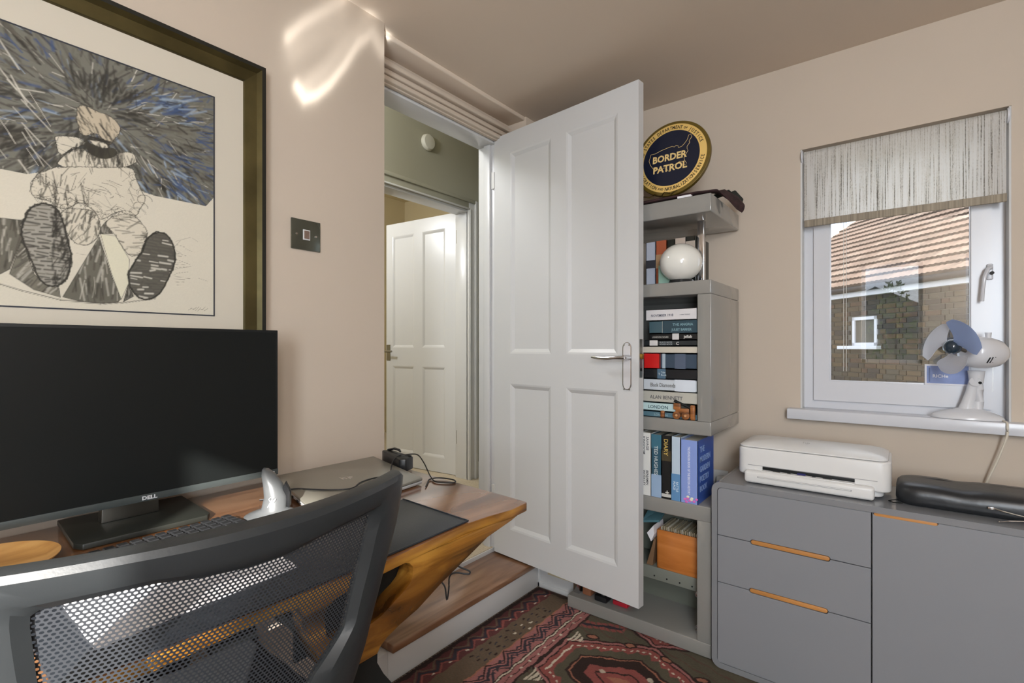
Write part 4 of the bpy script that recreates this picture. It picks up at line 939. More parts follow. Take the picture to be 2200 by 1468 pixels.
# ------------------------------------------------------------------ things on the top shelf
sg = T('round_sign', 'round gold and navy plaque reading BORDER PATROL leaning on the top shelf', 'sign', (-.690, 1.88, E+.575))
sc_, sy_, sz_ = -.690, 1.87, E+.719
tl_ = Matrix.Translation((sc_, sy_, sz_)) @ Matrix.Rotation(math.radians(-7), 4, 'X')
def disc(nm, r, y0, y1, mat, bev=0):
    return MB().cyl((0, y0, 0), (0, y1, 0), r, n=96).go(nm, mat, sg, bevel=bev, mtx=tl_, angle=30)
disc('board', .1465, .018, 0, M('plaque_olive', (104, 86, 34), .3, metal=.3, var=.1, scale=20), .003)
disc('gold_ring', .1340, .001, -.0022, M('plaque_gold', (226, 190, 112), .35, metal=.15), .0006)
disc('navy_face', .1085, 0, -.0030, M('plaque_navy', (14, 22, 44), .35))
m_ltr = M('plaque_letter', (226, 196, 132), .4); m_ink = M('plaque_ink', (40, 32, 20), .5)
def sgt(body, size, x, z, mat, ang=0, dy=-.0034, bold=.0, align='CENTER', sx=1, nm='lettering'):
    o3 = tl_ @ Vector((x, dy, z)); r_ = tl_.to_3x3() @ Vector((math.cos(ang), 0, math.sin(ang))); u_ = tl_.to_3x3() @ Vector((-math.sin(ang), 0, math.cos(ang)))
    return text(nm, body, size, mat, sg, o3, r_, u_, align=align, bold=bold, sx=sx, extrude=.0005)
sgt('BORDER', .0370, -.006, -.008, m_ltr, bold=.0011, sx=.92); sgt('PATROL', .0370, -.002, -.050, m_ltr, bold=.0011, sx=.96)
def ring_text(s_, r, size, a0, a1, flip=False):
    n_ = len(s_)
    for i, c_ in enumerate(s_):
        if c_ == ' ': continue
        a = a0+(a1-a0)*(i+.5)/n_
        x, z = r*math.cos(a), r*math.sin(a)
        sz2 = size
        sgt(c_, sz2, x, z, m_ink, ang=(a-math.pi/2) if not flip else (a+math.pi/2), dy=-.0026, bold=.0002, sx=.78)
D_ = math.radians
ring_text('UNITED STATES DEPARTMENT', .1140, .0185, D_(187), D_(70))
ring_text('OF', .1155, .0125, D_(68), D_(60))
ring_text('JUSTICE', .1140, .0185, D_(57), D_(17))
ring_text('IMMIGRATION', .1275, .0185, D_(187), D_(246), True)
ring_text('AND', .1255, .0120, D_(248), D_(259), True)
ring_text('NATURALIZATION', .1275, .0185, D_(262), D_(318), True)
ring_text('SERVICE', .1275, .0185, D_(320), D_(354), True)
us = [(-.078, .028), (-.060, .028), (-.040, .034), (-.010, .039), (.004, .040), (.012, .036), (.018, .040), (.026, .038), (.028, .030), (.040, .032), (.050, .040), (.060, .052), (.064, .066), (.071, .068), (.076, .058), (.070, .050), (.066, .044), (.070, .040), (.060, .028), (.060, .020), (.064, .012), (.056, .000), (.050, -.010), (.052, -.018), (.060, -.030), (.058, -.038), (.050, -.032), (.046, -.022), (.034, -.020), (.020, -.026), (.010, -.030), (.002, -.040), (.000, -.048), (-.008, -.044), (-.014, -.034), (-.024, -.030), (-.034, -.036), (-.050, -.030), (-.066, -.026), (-.078, -.010), (-.084, .006), (-.080, .020)]
MB().tube([tuple(tl_ @ Vector((x*1.02, -.0036, z*1.12))) for x, z in us], .0008, n=5, closed=True).go('map_outline', m_ltr, sg)
sf = T('folded_scarf', 'dark maroon and black folded strip of cloth drooping off the top shelf', 'cloth', (-.62, 1.90, E+.549))
def flatband(nm, pts, wid, th, mat, side):
    b = MB(); R_ = []
    pts = [Vector(p) for p in pts]
    for i, p in enumerate(pts):
        d = (pts[min(i+1, len(pts)-1)]-pts[max(i-1, 0)]).normalized(); x_ = Vector(side); x_ = (x_-d*x_.dot(d)).normalized(); y_ = d.cross(x_)
        wi = wid[i] if isinstance(wid, list) else wid
        R_.append([b.b.verts.new(p+x_*wi*math.cos(a)+y_*th*(1 if math.sin(a) > 0 else .6)*math.sin(a)) for a in [2*math.pi*k_/14 for k_ in range(14)]])
    for i in range(len(R_)-1):
        for k_ in range(14): b.b.faces.new((R_[i][k_], R_[i][(k_+1) % 14], R_[i+1][(k_+1) % 14], R_[i+1][k_]))
    b.b.faces.new(R_[0][::-1]); b.b.faces.new(R_[-1]); return b.go(nm, mat, sf, smooth=True, angle=70)
m_mar = M('maroon_cloth', (52, 30, 32), .85, var=.4, scale=60, bump=.4, bscale=200)
flatband('long_fold', [(-1.0, 1.862, E+.560), (-.80, 1.858, E+.562), (-.68, 1.862, E+.563), (-.60, 1.885, E+.568), (-.55, 1.925, E+.578), (-.515, 1.97, E+.570), (-.490, 2.02, E+.548), (-.478, 2.05, E+.532)], [.014, .018, .022, .030, .036, .038, .034, .022], .009, m_mar, (.3, 1, .1))
flatband('back_fold', [(-.66, 1.95, E+.560), (-.58, 1.985, E+.572), (-.53, 2.02, E+.592), (-.505, 2.06, E+.592), (-.492, 2.09, E+.570)], [.02, .024, .026, .024, .018], .008, M('black_green_cloth', (30, 38, 34), .8), (.3, 1, .1))
tag(MB().box(-.652, -.603, 1.832, 1.850, E+.5495, E+.557).go('white_card', m_wpaper, None, mtx=None), 'small folded white card on the front edge of the top shelf', 'card')
cn = MB(); cn.tube([(-.80+.012*i, 1.842+.006*math.sin(i*2.1), E+.580+.0045*math.sin(i*1.7)) for i in range(13)], .0022, n=6)
tag(cn.go('bead_chain', M('chain_dark_gold', (92, 78, 40), .3, metal=.8), None, smooth=True), 'thin tangled dark gold chain at the foot of the round plaque', 'chain')
# toy in the box shelf
ty = T('wooden_toy', 'small carved wooden toy cannon on wheels before the lying books', 'toy', (-.62, 1.836, E-.2675))
m_toy = wood('toy_wood', (92, 52, 22), (150, 92, 44), (180, 116, 62), 0, rough=.5, scale=10, coat=.2, knots=False)
tm = Matrix.Translation((0, 0, 0))
MB().box(-.668, -.640, 1.831, 1.844, E-.233, E-.208).go('body', m_toy, ty, bevel=.004)
MB().box(-.690+.03, -.610, 1.832, 1.842, E-.246, E-.226).go('chassis', m_toy, ty, bevel=.003)
for x in (-.655, -.622): MB().cyl((x, 1.8300, E-.2525), (x, 1.8440, E-.2525), .0145, n=20).go('wheel', m_toy, ty, bevel=.001); MB().cyl((x, 1.8290, E-.2525), (x, 1.8305, E-.2525), .0045, n=12).go('hub', M('toy_light', (196, 150, 104), .5), ty)
MB().cyl((-.665, 1.838, E-.200), (-.603, 1.838, E-.224), .0055, .0045, n=12).go('barrel', m_matte, ty, smooth=True)
MB().box(-.606, -.588, 1.831, 1.843, E-.2675, E-.212).go('figure', m_toy, ty, bevel=.005, seg=3)
tf = MB(); tf.box(-.718, -.702, 1.832, 1.844, E-.2675, E-.240); tf = tf.go('wooden_figure', m_toy, None, bevel=.005, seg=3); tag(tf, 'tiny carved wooden figure left of the toy cannon', 'toy')
# lower bay
wb_ = T('wooden_box', 'open honey coloured wooden card box in the lower shelf bay', 'box', (-.665, 1.95, E-.866))
m_box = wood('box_wood', (176, 104, 44), (198, 122, 58), (210, 136, 72), 0, rough=.35, scale=3, coat=.3, knots=False)
bx0, bx1, by0, by1, bz0, bz1 = -.755, -.583, 1.895, 2.04, E-.866, E-.715
for nm, a in (('front_panel', (bx0, bx1, by0, by0+.008, bz0, bz1)), ('back_panel', (bx0, bx1, by1-.008, by1, bz0, bz1)), ('side_panel', (bx0, bx0+.008, by0, by1, bz0, bz1)), ('side_panel', (bx1-.008, bx1, by0, by1, bz0, bz1)), ('bottom_panel', (bx0, bx1, by0, by1, bz0, bz0+.006))):
    rbox(nm, m_box, wb_, *a, bevel=.0015)
for i in range(22):
    x = bx0+.012+i*.0068
    MB().box(x, x+.0022, by0+.010, by1-.012, bz0+.008, bz1+.010+.006*((i*7) % 5)/5).go('file_card', M('file_card_m', (170, 158, 132), .8) if i % 4 else M('file_card_b', (206, 200, 184), .8), wb_)
lb_ = MB(); lb_.prism([(-.800, 1.90, E-.865), (-.775, 1.90, E-.865), (-.762, 1.90, E-.76), (-.768, 1.90, E-.755)], (0, .13, 0))
tag(lb_.go('leaning_folder', M('folder_brown', (120, 92, 66), .6), None), 'brown folder leaning left of the wooden card box', 'folder')
tag(MB().prism([(-.792, 1.885, E-.735), (-.775, 1.885, E-.765), (-.763, 1.885, E-.735), (-.765, 1.885, E-.700)], (0, .1, 0)).go('white_packet', m_wpaper, None), 'white packet wedged above the leaning brown folder', 'packet')
tag(MB().prism([(-.83, 1.93, E-.705), (-.76, 1.93, E-.69), (-.76, 2.04, E-.652), (-.83, 2.04, E-.652)], (0, .004, -.01)).go('teal_folder', M('folder_teal', (96, 140, 150), .5), None), 'teal folder behind the wooden card box', 'folder')
tag(rbox('brown_block', M('brown_leather', (150, 96, 66), .6), None, -1.075, -1.035, 1.87, 1.93, .0625, .125, bevel=.004), 'small tan brown block on the base shelf below the door', 'box')
bk = T('camera_gadget', 'small black gadget on the base shelf below the door', 'gadget', (-.985, 1.88, .0625))
rbox('body', m_black, bk, -1.010, -.955, 1.855, 1.905, .0625, .085, bevel=.004); MB().cyl((-.98, 1.88, .085), (-.98, 1.88, .092), .012, n=16).go('dial', m_steel, bk)
tag(rbox('red_case', M('red_plastic', (196, 40, 56), .35), None, -.935, -.87, 1.872, 1.95, .0625, .080, bevel=.004), 'flat red case on the base shelf beside the black gadget', 'case')

# ================================================================== CABINET
cb_ = T('cabinet', 'grey sideboard with three drawers and a door under the window', 'cabinet', (-.05, 1.95, 0))
cx0, cx1, cy0, cy1, cz0, cz1 = -.520, .72, 1.80, 2.105, .0108, E-.466
def rrect(x0, x1, z0, z1, r, n_=8):
    P = []
    for (cx_, cz_, a0) in ((x1-r, z1-r, 0), (x0+r, z1-r, 90), (x0+r, z0+r, 180), (x1-r, z0+r, 270)):
        for k_ in range(n_+1):
            a = math.radians(a0+90*k_/n_); P.append((cx_+r*math.cos(a), cz_+r*math.sin(a)))
    return P
oP = rrect(cx0, cx1, cz0, cz1, .030); iP = rrect(cx0+.0185, cx1-.0185, cz0+.0185, cz1-.0185, .014)
b = MB(); R4 = [[b.b.verts.new((x, y, z)) for x, z in P] for P, y in ((oP, cy0), (oP, cy1), (iP, cy1), (iP, cy0))]
R4.append(R4[0]); nP = len(oP)
for A_, B_ in zip(R4, R4[1:]):
    for i in range(nP): b.b.faces.new((A_[i], A_[(i+1) % nP], B_[(i+1) % nP], B_[i]))
b.go('carcass', m_cabtop, cb_, smooth=True, angle=35)
MB().box(cx0+.015, cx1-.015, cy1-.012, cy1-.004, cz0+.015, cz1-.015).go('back_panel', m_cab, cb_)
MB().box(-.075, -.060, cy0+.025, cy1-.01, cz0+.018, cz1-.018).go('divider', m_cab, cb_)
def front(nm, x0, x1, z0, z1, notch_top=None, notch_bot=None, ul=False):
    # a front panel with finger slots cut from its top or bottom edge
    P = []; g = .0012; x0 += g; x1 -= g; z0 += g; z1 -= g
    def slot(a, c, z, s_):
        d = .0075; n_ = 5; L = []
        for k_ in range(n_+1):
            t_ = math.pi/2*k_/n_; L.append((a+d-d*math.cos(t_), z+s_*d*math.sin(t_)))
        for k_ in range(n_+1):
            t_ = math.pi/2*(1-k_/n_); L.append((c-d+d*math.cos(t_), z+s_*d*math.sin(t_)))
        return L
    P.append((x0, z0))
    if notch_bot: P += slot(notch_bot[0], notch_bot[1], z0, 1)
    P.append((x1, z0)); P.append((x1, z1))
    if notch_top: P += slot(notch_top[0], notch_top[1], z1, -1)[::-1]
    if ul: P += [(x0+.012, z1), (x0+.004, z1-.003), (x0, z1-.012)]
    else: P.append((x0, z1))
    o = MB().prism([(x, cy0+.0015, z) for x, z in P], (0, .016, 0)).go(nm, m_cab, cb_, bevel=.0008, seg=1)
    return o
za, zb_ = E-.6502, E-.8124
dr = front('drawer', cx0+.0185, -.0675, za, cz1-.0185, notch_bot=(-.396, -.170), ul=True)
dr2 = front('drawer', cx0+.0185, -.0675, zb_, za, notch_top=(-.396, -.170), notch_bot=(-.3995, -.1755))
dr3 = front('drawer', cx0+.0185, -.0675, cz0+.0185, zb_, notch_top=(-.3995, -.1755))
dr4 = front('door', -.0665, .355, cz0+.0185, cz1-.0185, notch_top=(-.0640, .082))
dr5 = front('door', .356, cx1-.0185, cz0+.0185, cz1-.0185, notch_top=(.22+.14, .50))
def grip(par, x0, x1, zc, h=.0068):
    P = []
    for k_ in range(9):
        t_ = math.pi/2+math.pi*k_/8; P.append((x0+h+h*math.cos(t_), zc+h*math.sin(t_)))
    for k_ in range(9):
        t_ = -math.pi/2+math.pi*k_/8; P.append((x1-h+h*math.cos(t_), zc+h*math.sin(t_)))
    MB().prism([(x, cy0+.0035, z) for x, z in P], (0, .010, 0)).go('wooden_grip', m_oak, par, bevel=.0012)
grip(dr2, -.3945, -.1715, za-.0002); grip(dr3, -.398, -.177, zb_-.0002); grip(dr4, -.0625, .0805, cz1-.0185-.0055)
sk_ = T('wall_socket', 'small white wall socket with a plug between bookcase and sideboard', 'socket', (-.60, 2.22, E-.565))
rbox('face_plate', m_white2, sk_, -.665, -.575, 2.221, 2.2295, E-.61, E-.525, bevel=.002)
rbox('plug', m_white2, sk_, -.615, -.580, 2.19, 2.222, E-.59, E-.545, bevel=.005)
# ================================================================== PRINTER
pr = T('printer', 'white inkjet printer on the left end of the grey sideboard', 'printer', (-.235, 1.97, cz1))
pz = cz1
pmt = Matrix()
m_pw = M('printer_white', (214, 214, 213), .3, spec=.4)
def bodyloop(x0, x1, y0, y1, r, n_=6): return [(x, y) for x, y in rrect(x0, x1, y0, y1, r, n_)]
b = MB()
for (z0, z1, x0, x1, y0, y1, r) in ((.026, .118, -.452, -.022, 1.868, 2.09, .030),):
    P = bodyloop(x0, x1, y0, y1, r); b.prism([(x, y, pz+z0) for x, y in P], (0, 0, z1-z0))
b.go('body', m_pw, pr, bevel=.006, seg=3)
b = MB(); P = bodyloop(-.432, -.040, 1.885, 2.08, .03); b.prism([(x, y, pz+.006) for x, y in P], (0, 0, .024)); b.go('lower_body', m_pw, pr, bevel=.006, seg=3)
# lid: gently domed slab
b = MB(); L_ = []
for (s_, z) in ((0, .120), (0, .124), (.012, .131), (.035, .137), (.10, .141)):
    P = bodyloop(-.450+s_, -.030-s_, 1.871+s_, 2.088-s_, max(.008, .030-s_*.3)); L_.append([b.b.verts.new((x, y, pz+z)) for x, y in P])
for A_, B_ in zip(L_, L_[1:]):
    for i in range(len(A_)): b.b.faces.new((A_[i], A_[(i+1) % len(A_)], B_[(i+1) % len(A_)], B_[i]))
b.b.faces.new(L_[0][::-1]); b.b.faces.new(L_[-1]); b.go('scanner_lid', m_pw, pr, smooth=True, angle=45)
text('logo', 'hp', .022, M('logo_grey', (182, 180, 176), .4), pr, (-.262, 1.935, pz+.1402), (1, 0, 0), (0, 1, .25))
rbox('paper_tray', m_pw, pr, -.425, -.062, 1.842, 1.93, pz+.003, pz+.044, bevel=.010, seg=4)
rbox('tray_slot', M('slot_grey', (150, 150, 152), .5), pr, -.383, -.118, 1.8405, 1.846, pz+.024, pz+.0285, bevel=.001)
rbox('tray_insert', m_pw, pr, -.380, -.121, 1.8395, 1.846, pz+.0252, pz+.0275, bevel=.0005)
rbox('output_slot', m_matte, pr, -.372, -.112, 1.8665, 1.872, pz+.0475, pz+.058, bevel=.001)
for i, (x, wd) in enumerate(((-.340, .022), (-.297, .010), (-.268, .024), (-.226, .010), (-.196, .024))):
    MB().box(x, x+wd, 1.8655, 1.868, pz+.0455, pz+.053).go('paper_roller', m_matte if i != 2 else M('roller_blue', (22, 24, 90), .4), pr)
rbox('seam', M('seam_grey', (140, 140, 142), .5), pr, -.418, -.055, 1.8672, 1.8685, pz+.0585, pz+.0600, bevel=0)
rbox('output_ledge', m_pw, pr, -.372, -.112, 1.852, 1.870, pz+.0435, pz+.0465, bevel=.0008)
# ================================================================== BLACK CASE
bc = T('instrument_case', 'long soft black leather case lying on the right of the sideboard', 'case', (.14, 1.96, cz1))
b = MB(); L_ = []
import mathutils.noise as mn
for (z, s_) in ((.001, .012), (.006, .003), (.016, 0), (.034, .001), (.048, .004), (.057, .012), (.062, .026), (.063, .05)):
    P = rrect(-.012+s_, .52-s_, 1.868+s_, 2.055-s_, max(.010, .045-s_*.5), 8); Q = []
    for i in range(len(P)):
        p0, p1 = P[i], P[(i+1) % len(P)]; d_ = math.dist(p0, p1); k_ = max(1, int(d_/.02))
        for j in range(k_): Q.append((p0[0]+(p1[0]-p0[0])*j/k_, p0[1]+(p1[1]-p0[1])*j/k_))
    ring = []
    for (x, y) in Q:
        nz_ = mn.noise(Vector((x*12, y*12, z*20)))*.0018*(1 if z > .01 else 0)
        ring.append((x, y+nz_, z+(nz_ if z > .03 else 0)-(.004*math.exp(-((x-.135)/.03)**2)*max(0, (z-.02)/.03))))
    L_.append(ring)
m0 = min(len(r_) for r_ in L_)
def rs(ring, K):
    out = []; d = [0]
    rr = ring+[ring[0]]
    for i in range(1, len(rr)): d.append(d[-1]+math.dist(rr[i], rr[i-1]))
    for k_ in range(K):
        s2 = d[-1]*k_/K
        for i in range(1, len(rr)):
            if d[i] >= s2:
                t_ = (s2-d[i-1])/max(1e-9, d[i]-d[i-1]); out.append(tuple(a+(c-a)*t_ for a, c in zip(rr[i-1], rr[i]))); break
    return out
Lr = [[b.b.verts.new((x, y, cz1+z)) for x, y, z in rs(r_, 90)] for r_ in L_]
for A_, B_ in zip(Lr, Lr[1:]):
    for i in range(90): b.b.faces.new((A_[i], A_[(i+1) % 90], B_[(i+1) % 90], B_[i]))
b.b.faces.new(Lr[0][::-1]); b.b.faces.new(Lr[-1])
b.go('body', M('case_leather', (36, 38, 41), .34, bump=.25, bscale=60, spec=.5), bc, smooth=True, angle=60)
MB().tube([(-.002, 1.905, cz1+.006), (-.020, 1.895, cz1+.004), (-.028, 1.885, cz1+.003), (-.018, 1.872, cz1+.003), (.005, 1.868, cz1+.006)], .0016, n=6).go('cord_loop', m_matte, bc, smooth=True)
MB().tube([(.195, 1.868, cz1+.030), (.215, 1.861, cz1+.026), (.24, 1.858, cz1+.022), (.29, 1.860, cz1+.016)], .0022, n=6).go('zip', m_steel, bc)
MB().box(.186, .200, 1.859, 1.864, cz1+.026, cz1+.033).go('zip_pull', m_chrome, bc, bevel=.0015)
MB().tube([(.205, 1.835, cz1+.002), (.225, 1.845, cz1+.006), (.27, 1.855, cz1+.012)], .0016, n=6).go('strap_wire', m_chrome, bc)
MB().sph((.206, 1.832, cz1+.0035), .003, n=8).go('pull_bead', m_chrome, bc)
# ================================================================== FAN
fn = T('desk_fan', 'small white desk fan with blue blades on the window sill', 'fan', (.175, 2.235, E-.238))
SZ = E-.238
m_fw = M('fan_white', (212, 213, 217), .2, spec=.5)
fb = MB(); P_ = [(1, 0), (1.0, .006), (.93, .013), (.72, .022), (.45, .030), (.26, .036), (.16, .040)]
fcx, fcy = .172, 2.232
L_ = []
for (s_, z) in P_:
    L_.append([fb.b.verts.new((fcx+.092*s_*math.cos(a)+.012*(1-s_), fcy+.0465*s_*math.sin(a)+.008*(1-s_), SZ+.001+z)) for a in [2*math.pi*k_/40 for k_ in range(40)]])
for A_, B_ in zip(L_, L_[1:]):
    for i in range(40): fb.b.faces.new((A_[i], A_[(i+1) % 40], B_[(i+1) % 40], B_[i]))
fb.b.faces.new(L_[0][::-1]); fb.b.faces.new(L_[-1]); fb.go('base', m_fw, fn, smooth=True, angle=70)
nk_ = MB(); nk_.tube([(.172, 2.238, SZ+.028), (.176, 2.236, SZ+.05), (.184, 2.232, SZ+.09), (.190, 2.228, SZ+.125)], [.022, .018, .0145, .0135], n=16, flat=.8, up=(0, 1, 0)); nk_.go('neck', m_fw, fn, smooth=True)
nk2 = MB(); nk2.tube([(.198, 2.240, SZ+.028), (.202, 2.238, SZ+.06), (.203, 2.235, SZ+.10), (.200, 2.230, SZ+.128)], [.016, .0135, .012, .011], n=14); nk2.go('neck_rib', m_fw, fn, smooth=True)
jt = MB(); jt.cyl((.192, 2.212, SZ+.125), (.200, 2.246, SZ+.125), .015, n=20); jt.cyl((.196, 2.23, SZ+.12), (.196, 2.23, SZ+.16), .018, .022, n=20); jt.go('joint', m_fw, fn, smooth=True, angle=40)
MB().cyl((.203, 2.209, SZ+.122), (.204, 2.213, SZ+.122), .0045, n=10).go('joint_screw', m_matte, fn)
ax = Vector((-.74, -.67, .05)).normalized(); hubp = Vector((.128, 2.125, E+.001))
mc = hubp-ax*.105; mc = Vector((mc.x+.004, mc.y-.012, E-.018)); rq = ax.to_track_quat('Z', 'Y').to_matrix()
b = MB(); prof = [(.001, .062), (.018, .061), (.036, .056), (.0475, .040), (.050, .018), (.0495, -.01), (.044, -.035), (.032, -.055), (.016, -.066), (.001, -.070)]
b.lathe(prof[::-1], (0, 0, 0), n=36); b.go('motor_housing', m_fw, fn, smooth=True, angle=60, mtx=Matrix.Translation(mc) @ rq.to_4x4())
MB().cyl(tuple(mc+ax*.05), tuple(hubp), .006, n=12).go('shaft', m_steel, fn, smooth=True)
b = MB(); b.lathe([(.021, -.016), (.024, -.008), (.023, .004), (.018, .013), (.009, .018), (.001, .019)], (0, 0, 0), n=28)
b.go('hub', M('hub_navy', (36, 52, 66), .12, coat=.5), fn, smooth=True, mtx=Matrix.Translation(hubp) @ rq.to_4x4())
m_blade = translucent('blade_blue', (168, 184, 216), .5, alpha=.30, rough=.2)
m_blade2 = translucent('blade_clear', (232, 234, 240), .55, alpha=.34, rough=.2)
ux = Vector((0, 0, 1)).cross(ax).normalized(); uz = ax.cross(ux).normalized()
for i, (ang, mm) in enumerate(((30, m_blade), (152, m_blade2), (272, m_blade2))):
    b = MB(); rowsv = []
    for r_i in range(9):
        r_ = .014+.074*r_i/8; half = math.radians(8+48*math.sin(min(1, r_i/6.5)*math.pi/2)) if r_i else math.radians(14)
        if r_i == 8: half *= .72
        row = []
        for k_ in range(9):
            t_ = (k_/4-1); a = math.radians(ang)+half*t_*1.0+math.radians(9)*r_i/8
            p_ = hubp+(ux*math.cos(a)+uz*math.sin(a))*r_+ax*(.014*t_*(r_/.09)+.004)
            row.append(p_)
        rowsv.append(row)
    for off in (0, .0012): pass
    top_ = [[b.b.verts.new(p_+ax*.0006) for p_ in row] for row in rowsv]; bot_ = [[b.b.verts.new(p_-ax*.0006) for p_ in row] for row in rowsv]
    for r_i in range(8):
        for k_ in range(8):
            b.b.faces.new((top_[r_i][k_], top_[r_i+1][k_], top_[r_i+1][k_+1], top_[r_i][k_+1])); b.b.faces.new((bot_[r_i][k_], bot_[r_i][k_+1], bot_[r_i+1][k_+1], bot_[r_i+1][k_]))
    rim = [(r_i, 0) for r_i in range(9)]+[(8, k_) for k_ in range(1, 9)]+[(r_i, 8) for r_i in range(7, -1, -1)]+[(0, k_) for k_ in range(7, 0, -1)]
    for (p_, q_) in zip(rim, rim[1:]+rim[:1]): b.b.faces.new((top_[p_[0]][p_[1]], top_[q_[0]][q_[1]], bot_[q_[0]][q_[1]], bot_[p_[0]][p_[1]]))
    b.go('blade', mm, fn, smooth=True, angle=50)
for i in range(5):
    rad = Vector((-.12+.045*i, -1, -.34-.0*i)); ro = (rad-ax*rad.dot(ax)).normalized(); p_ = mc+ax*(.030-.009*i)+ro*(.0495-.0004*i*i)
    tz = ax.cross(ro).normalized(); mm_ = Matrix((( ax.x, ro.x, tz.x, p_.x), (ax.y, ro.y, tz.y, p_.y), (ax.z, ro.z, tz.z, p_.z), (0, 0, 0, 1)))
    MB().box(-.0012, .0012, -.0010, .0012, -.010, .010, mat=mm_).go('vent_slot', m_matte, fn)
kn = MB(); kn.cyl(tuple(mc+Vector((.01, 0, .046))), tuple(mc+Vector((.01, 0, .064))), .007, .0085, n=14); kn.go('swivel_knob', m_fw, fn, smooth=True, angle=40)
MB().cyl(tuple(mc+Vector((.022, .01, -.04))), (mc.x+.022, mc.y+.01, E-.142), .0006, n=5).go('pull_cord', m_steel, fn)
fc = MB(); fc.cable([(.225, 2.245, SZ+.008), (.252, 2.225, SZ+.004), (.262, 2.19, SZ+.001), (.263, 2.178, SZ-.010), (.262, 2.178, SZ-.04), (.250, 2.185, SZ-.09), (.232, 2.19, SZ-.15), (.215, 2.20, SZ-.21), (.205, 2.205, SZ-.30)], .0032, n=8)
tag(fc.go('fan_cord', M('cord_cream', (214, 206, 190), .5), None, smooth=True), 'cream power cord hanging from the fan over the sill', 'cord')
# small framed blue card behind the fan
cdm_ = T('blue_card', 'small blue framed card leaning on the pane behind the fan', 'card', (.128, 2.262, E-.13))
rbox('mount', m_wpaper, cdm_, .0665, .184, 2.2640, 2.2665, E-.131, E-.060, bevel=.0005)
rbox('print', M('card_blue', (128, 146, 196), .5, var=.12, scale=20), cdm_, .0715, .180, 2.2632, 2.2642, E-.1255, E-.0650, bevel=0)
rbox('print_bar', M('card_bar', (88, 106, 150), .5), cdm_, .077, .081, 2.2628, 2.2634, E-.121, E-.071, bevel=0)
text('lettering', 'RICHe', .015, m_wpaper, cdm_, (.087, 2.2627, E-.105), (1, 0, 0), (0, 0, 1), bold=.0003)

# ================================================================== RUG
rx0, rx1, ry0, ry1 = -1.322, -.25, .72, 1.896
cell = .0032
nx_, ny_ = int((rx1-rx0)/cell), int((ry1-ry0)/cell)
X, Y = np.meshgrid(np.linspace(rx0, rx1, nx_), np.linspace(ry0, ry1, ny_))
X0_, Y0_ = X.copy(), Y.copy()
X = X+.0022*np.sin(Y*91+2*np.sin(X*40))+.0014*np.sin(X*170+Y*63); Y = Y+.0030*np.sin(X*77+1.5*np.sin(Y*33))+.0016*np.sin(Y*151+X*95)
Lc = lambda c: np.array([lin(v) for v in c])
c_red, c_dred, c_brown, c_olive, c_navy, c_pink, c_cream, c_dark, c_or = map(Lc, ((150, 62, 54), (98, 44, 44), (104, 84, 62), (86, 82, 62), (46, 48, 60), (166, 92, 88), (206, 190, 162), (46, 34, 32), (168, 96, 62)))
rug = np.zeros(X.shape+(3,)); rug[:] = c_dred
def put(mask, c, a=1): rug[mask] = rug[mask]*(1-a)+c*a
def tri(v, p): return np.abs(((v/p) % 1)-.5)*2     # 0..1 triangle wave
put(X < -1.305, c_dark)
put((X >= -1.305) & (X < -1.232), c_dred)
zz = -1.272+.018*(tri(Y, .085)-.5)*2
put(np.abs(X-zz) < .007, c_navy); put(np.abs(X-zz-.016) < .004, c_red); put(np.abs(X-zz+.016) < .004, c_brown)
put(((X > -1.256) & (X < -1.250)) & (tri(Y+.02, .085) > .86), c_cream)
put((X >= -1.236) & (X < -1.142), c_brown)
put((X >= -1.236) & (X < -1.142) & (((X*37+Y*61) % 1) < .18), c_olive, .6)
for i in range(9):   # scattered dashes of the main border
    yc = 1.74-.052*i
    for j, xc in enumerate((-1.215, -1.197, -1.179, -1.161)):
        m_ = (np.abs(X-xc-.003*(i % 2)) < .0035) & (np.abs(Y-yc-.012*(j % 2)) < .008)
        put(m_, c_cream if i in (2, 3, 4) and j in (1, 2, 3) and (i+j) % 2 == 0 else (c_navy if (i+j) % 2 else c_dark))
put((X >= -1.146) & (X < -1.140), c_or)
put((X >= -1.140) & (X < -1.068), c_pink)
z2 = -1.103+.020*(tri(Y, .105)-.5)*2
put(np.abs(X-z2) < .0065, c_navy); put(np.abs(X-z2-.018) < .0035, c_navy); put(np.abs(X-z2+.018) < .0035, c_dark)
z3 = -1.103-.016*(tri(Y, .105)-.5)*2
put((np.abs(X-z3) < .004) & (tri(Y, .035) > .3), c_navy)
put((X >= -1.068) & (X < -1.0635), c_dark); put((X >= -1.0635) & (X < -1.0575), c_cream); put((X >= -1.0575) & (X < -1.054), c_dark)
put((X >= -1.054) & (X < -1.018), c_pink)
put((np.abs(X+1.036) < .0015), c_dark); put((np.abs(X+1.036)+np.abs(((Y-1.764) % .051)-.0255) < .006), c_cream)
put((X >= -1.018) & (X < -1.010), c_dark)
fld = X >= -1.010
put(fld, c_olive); put(fld & (tri(Y+.3*X, .05) < .12), c_dred, .5)
def lozenge(cx_, cy_, hw, hh_, cut):
    u = np.abs(X-cx_)/hw; v = np.abs(Y-cy_)/hh_
    return np.maximum(u+v*cut, u*1.0)
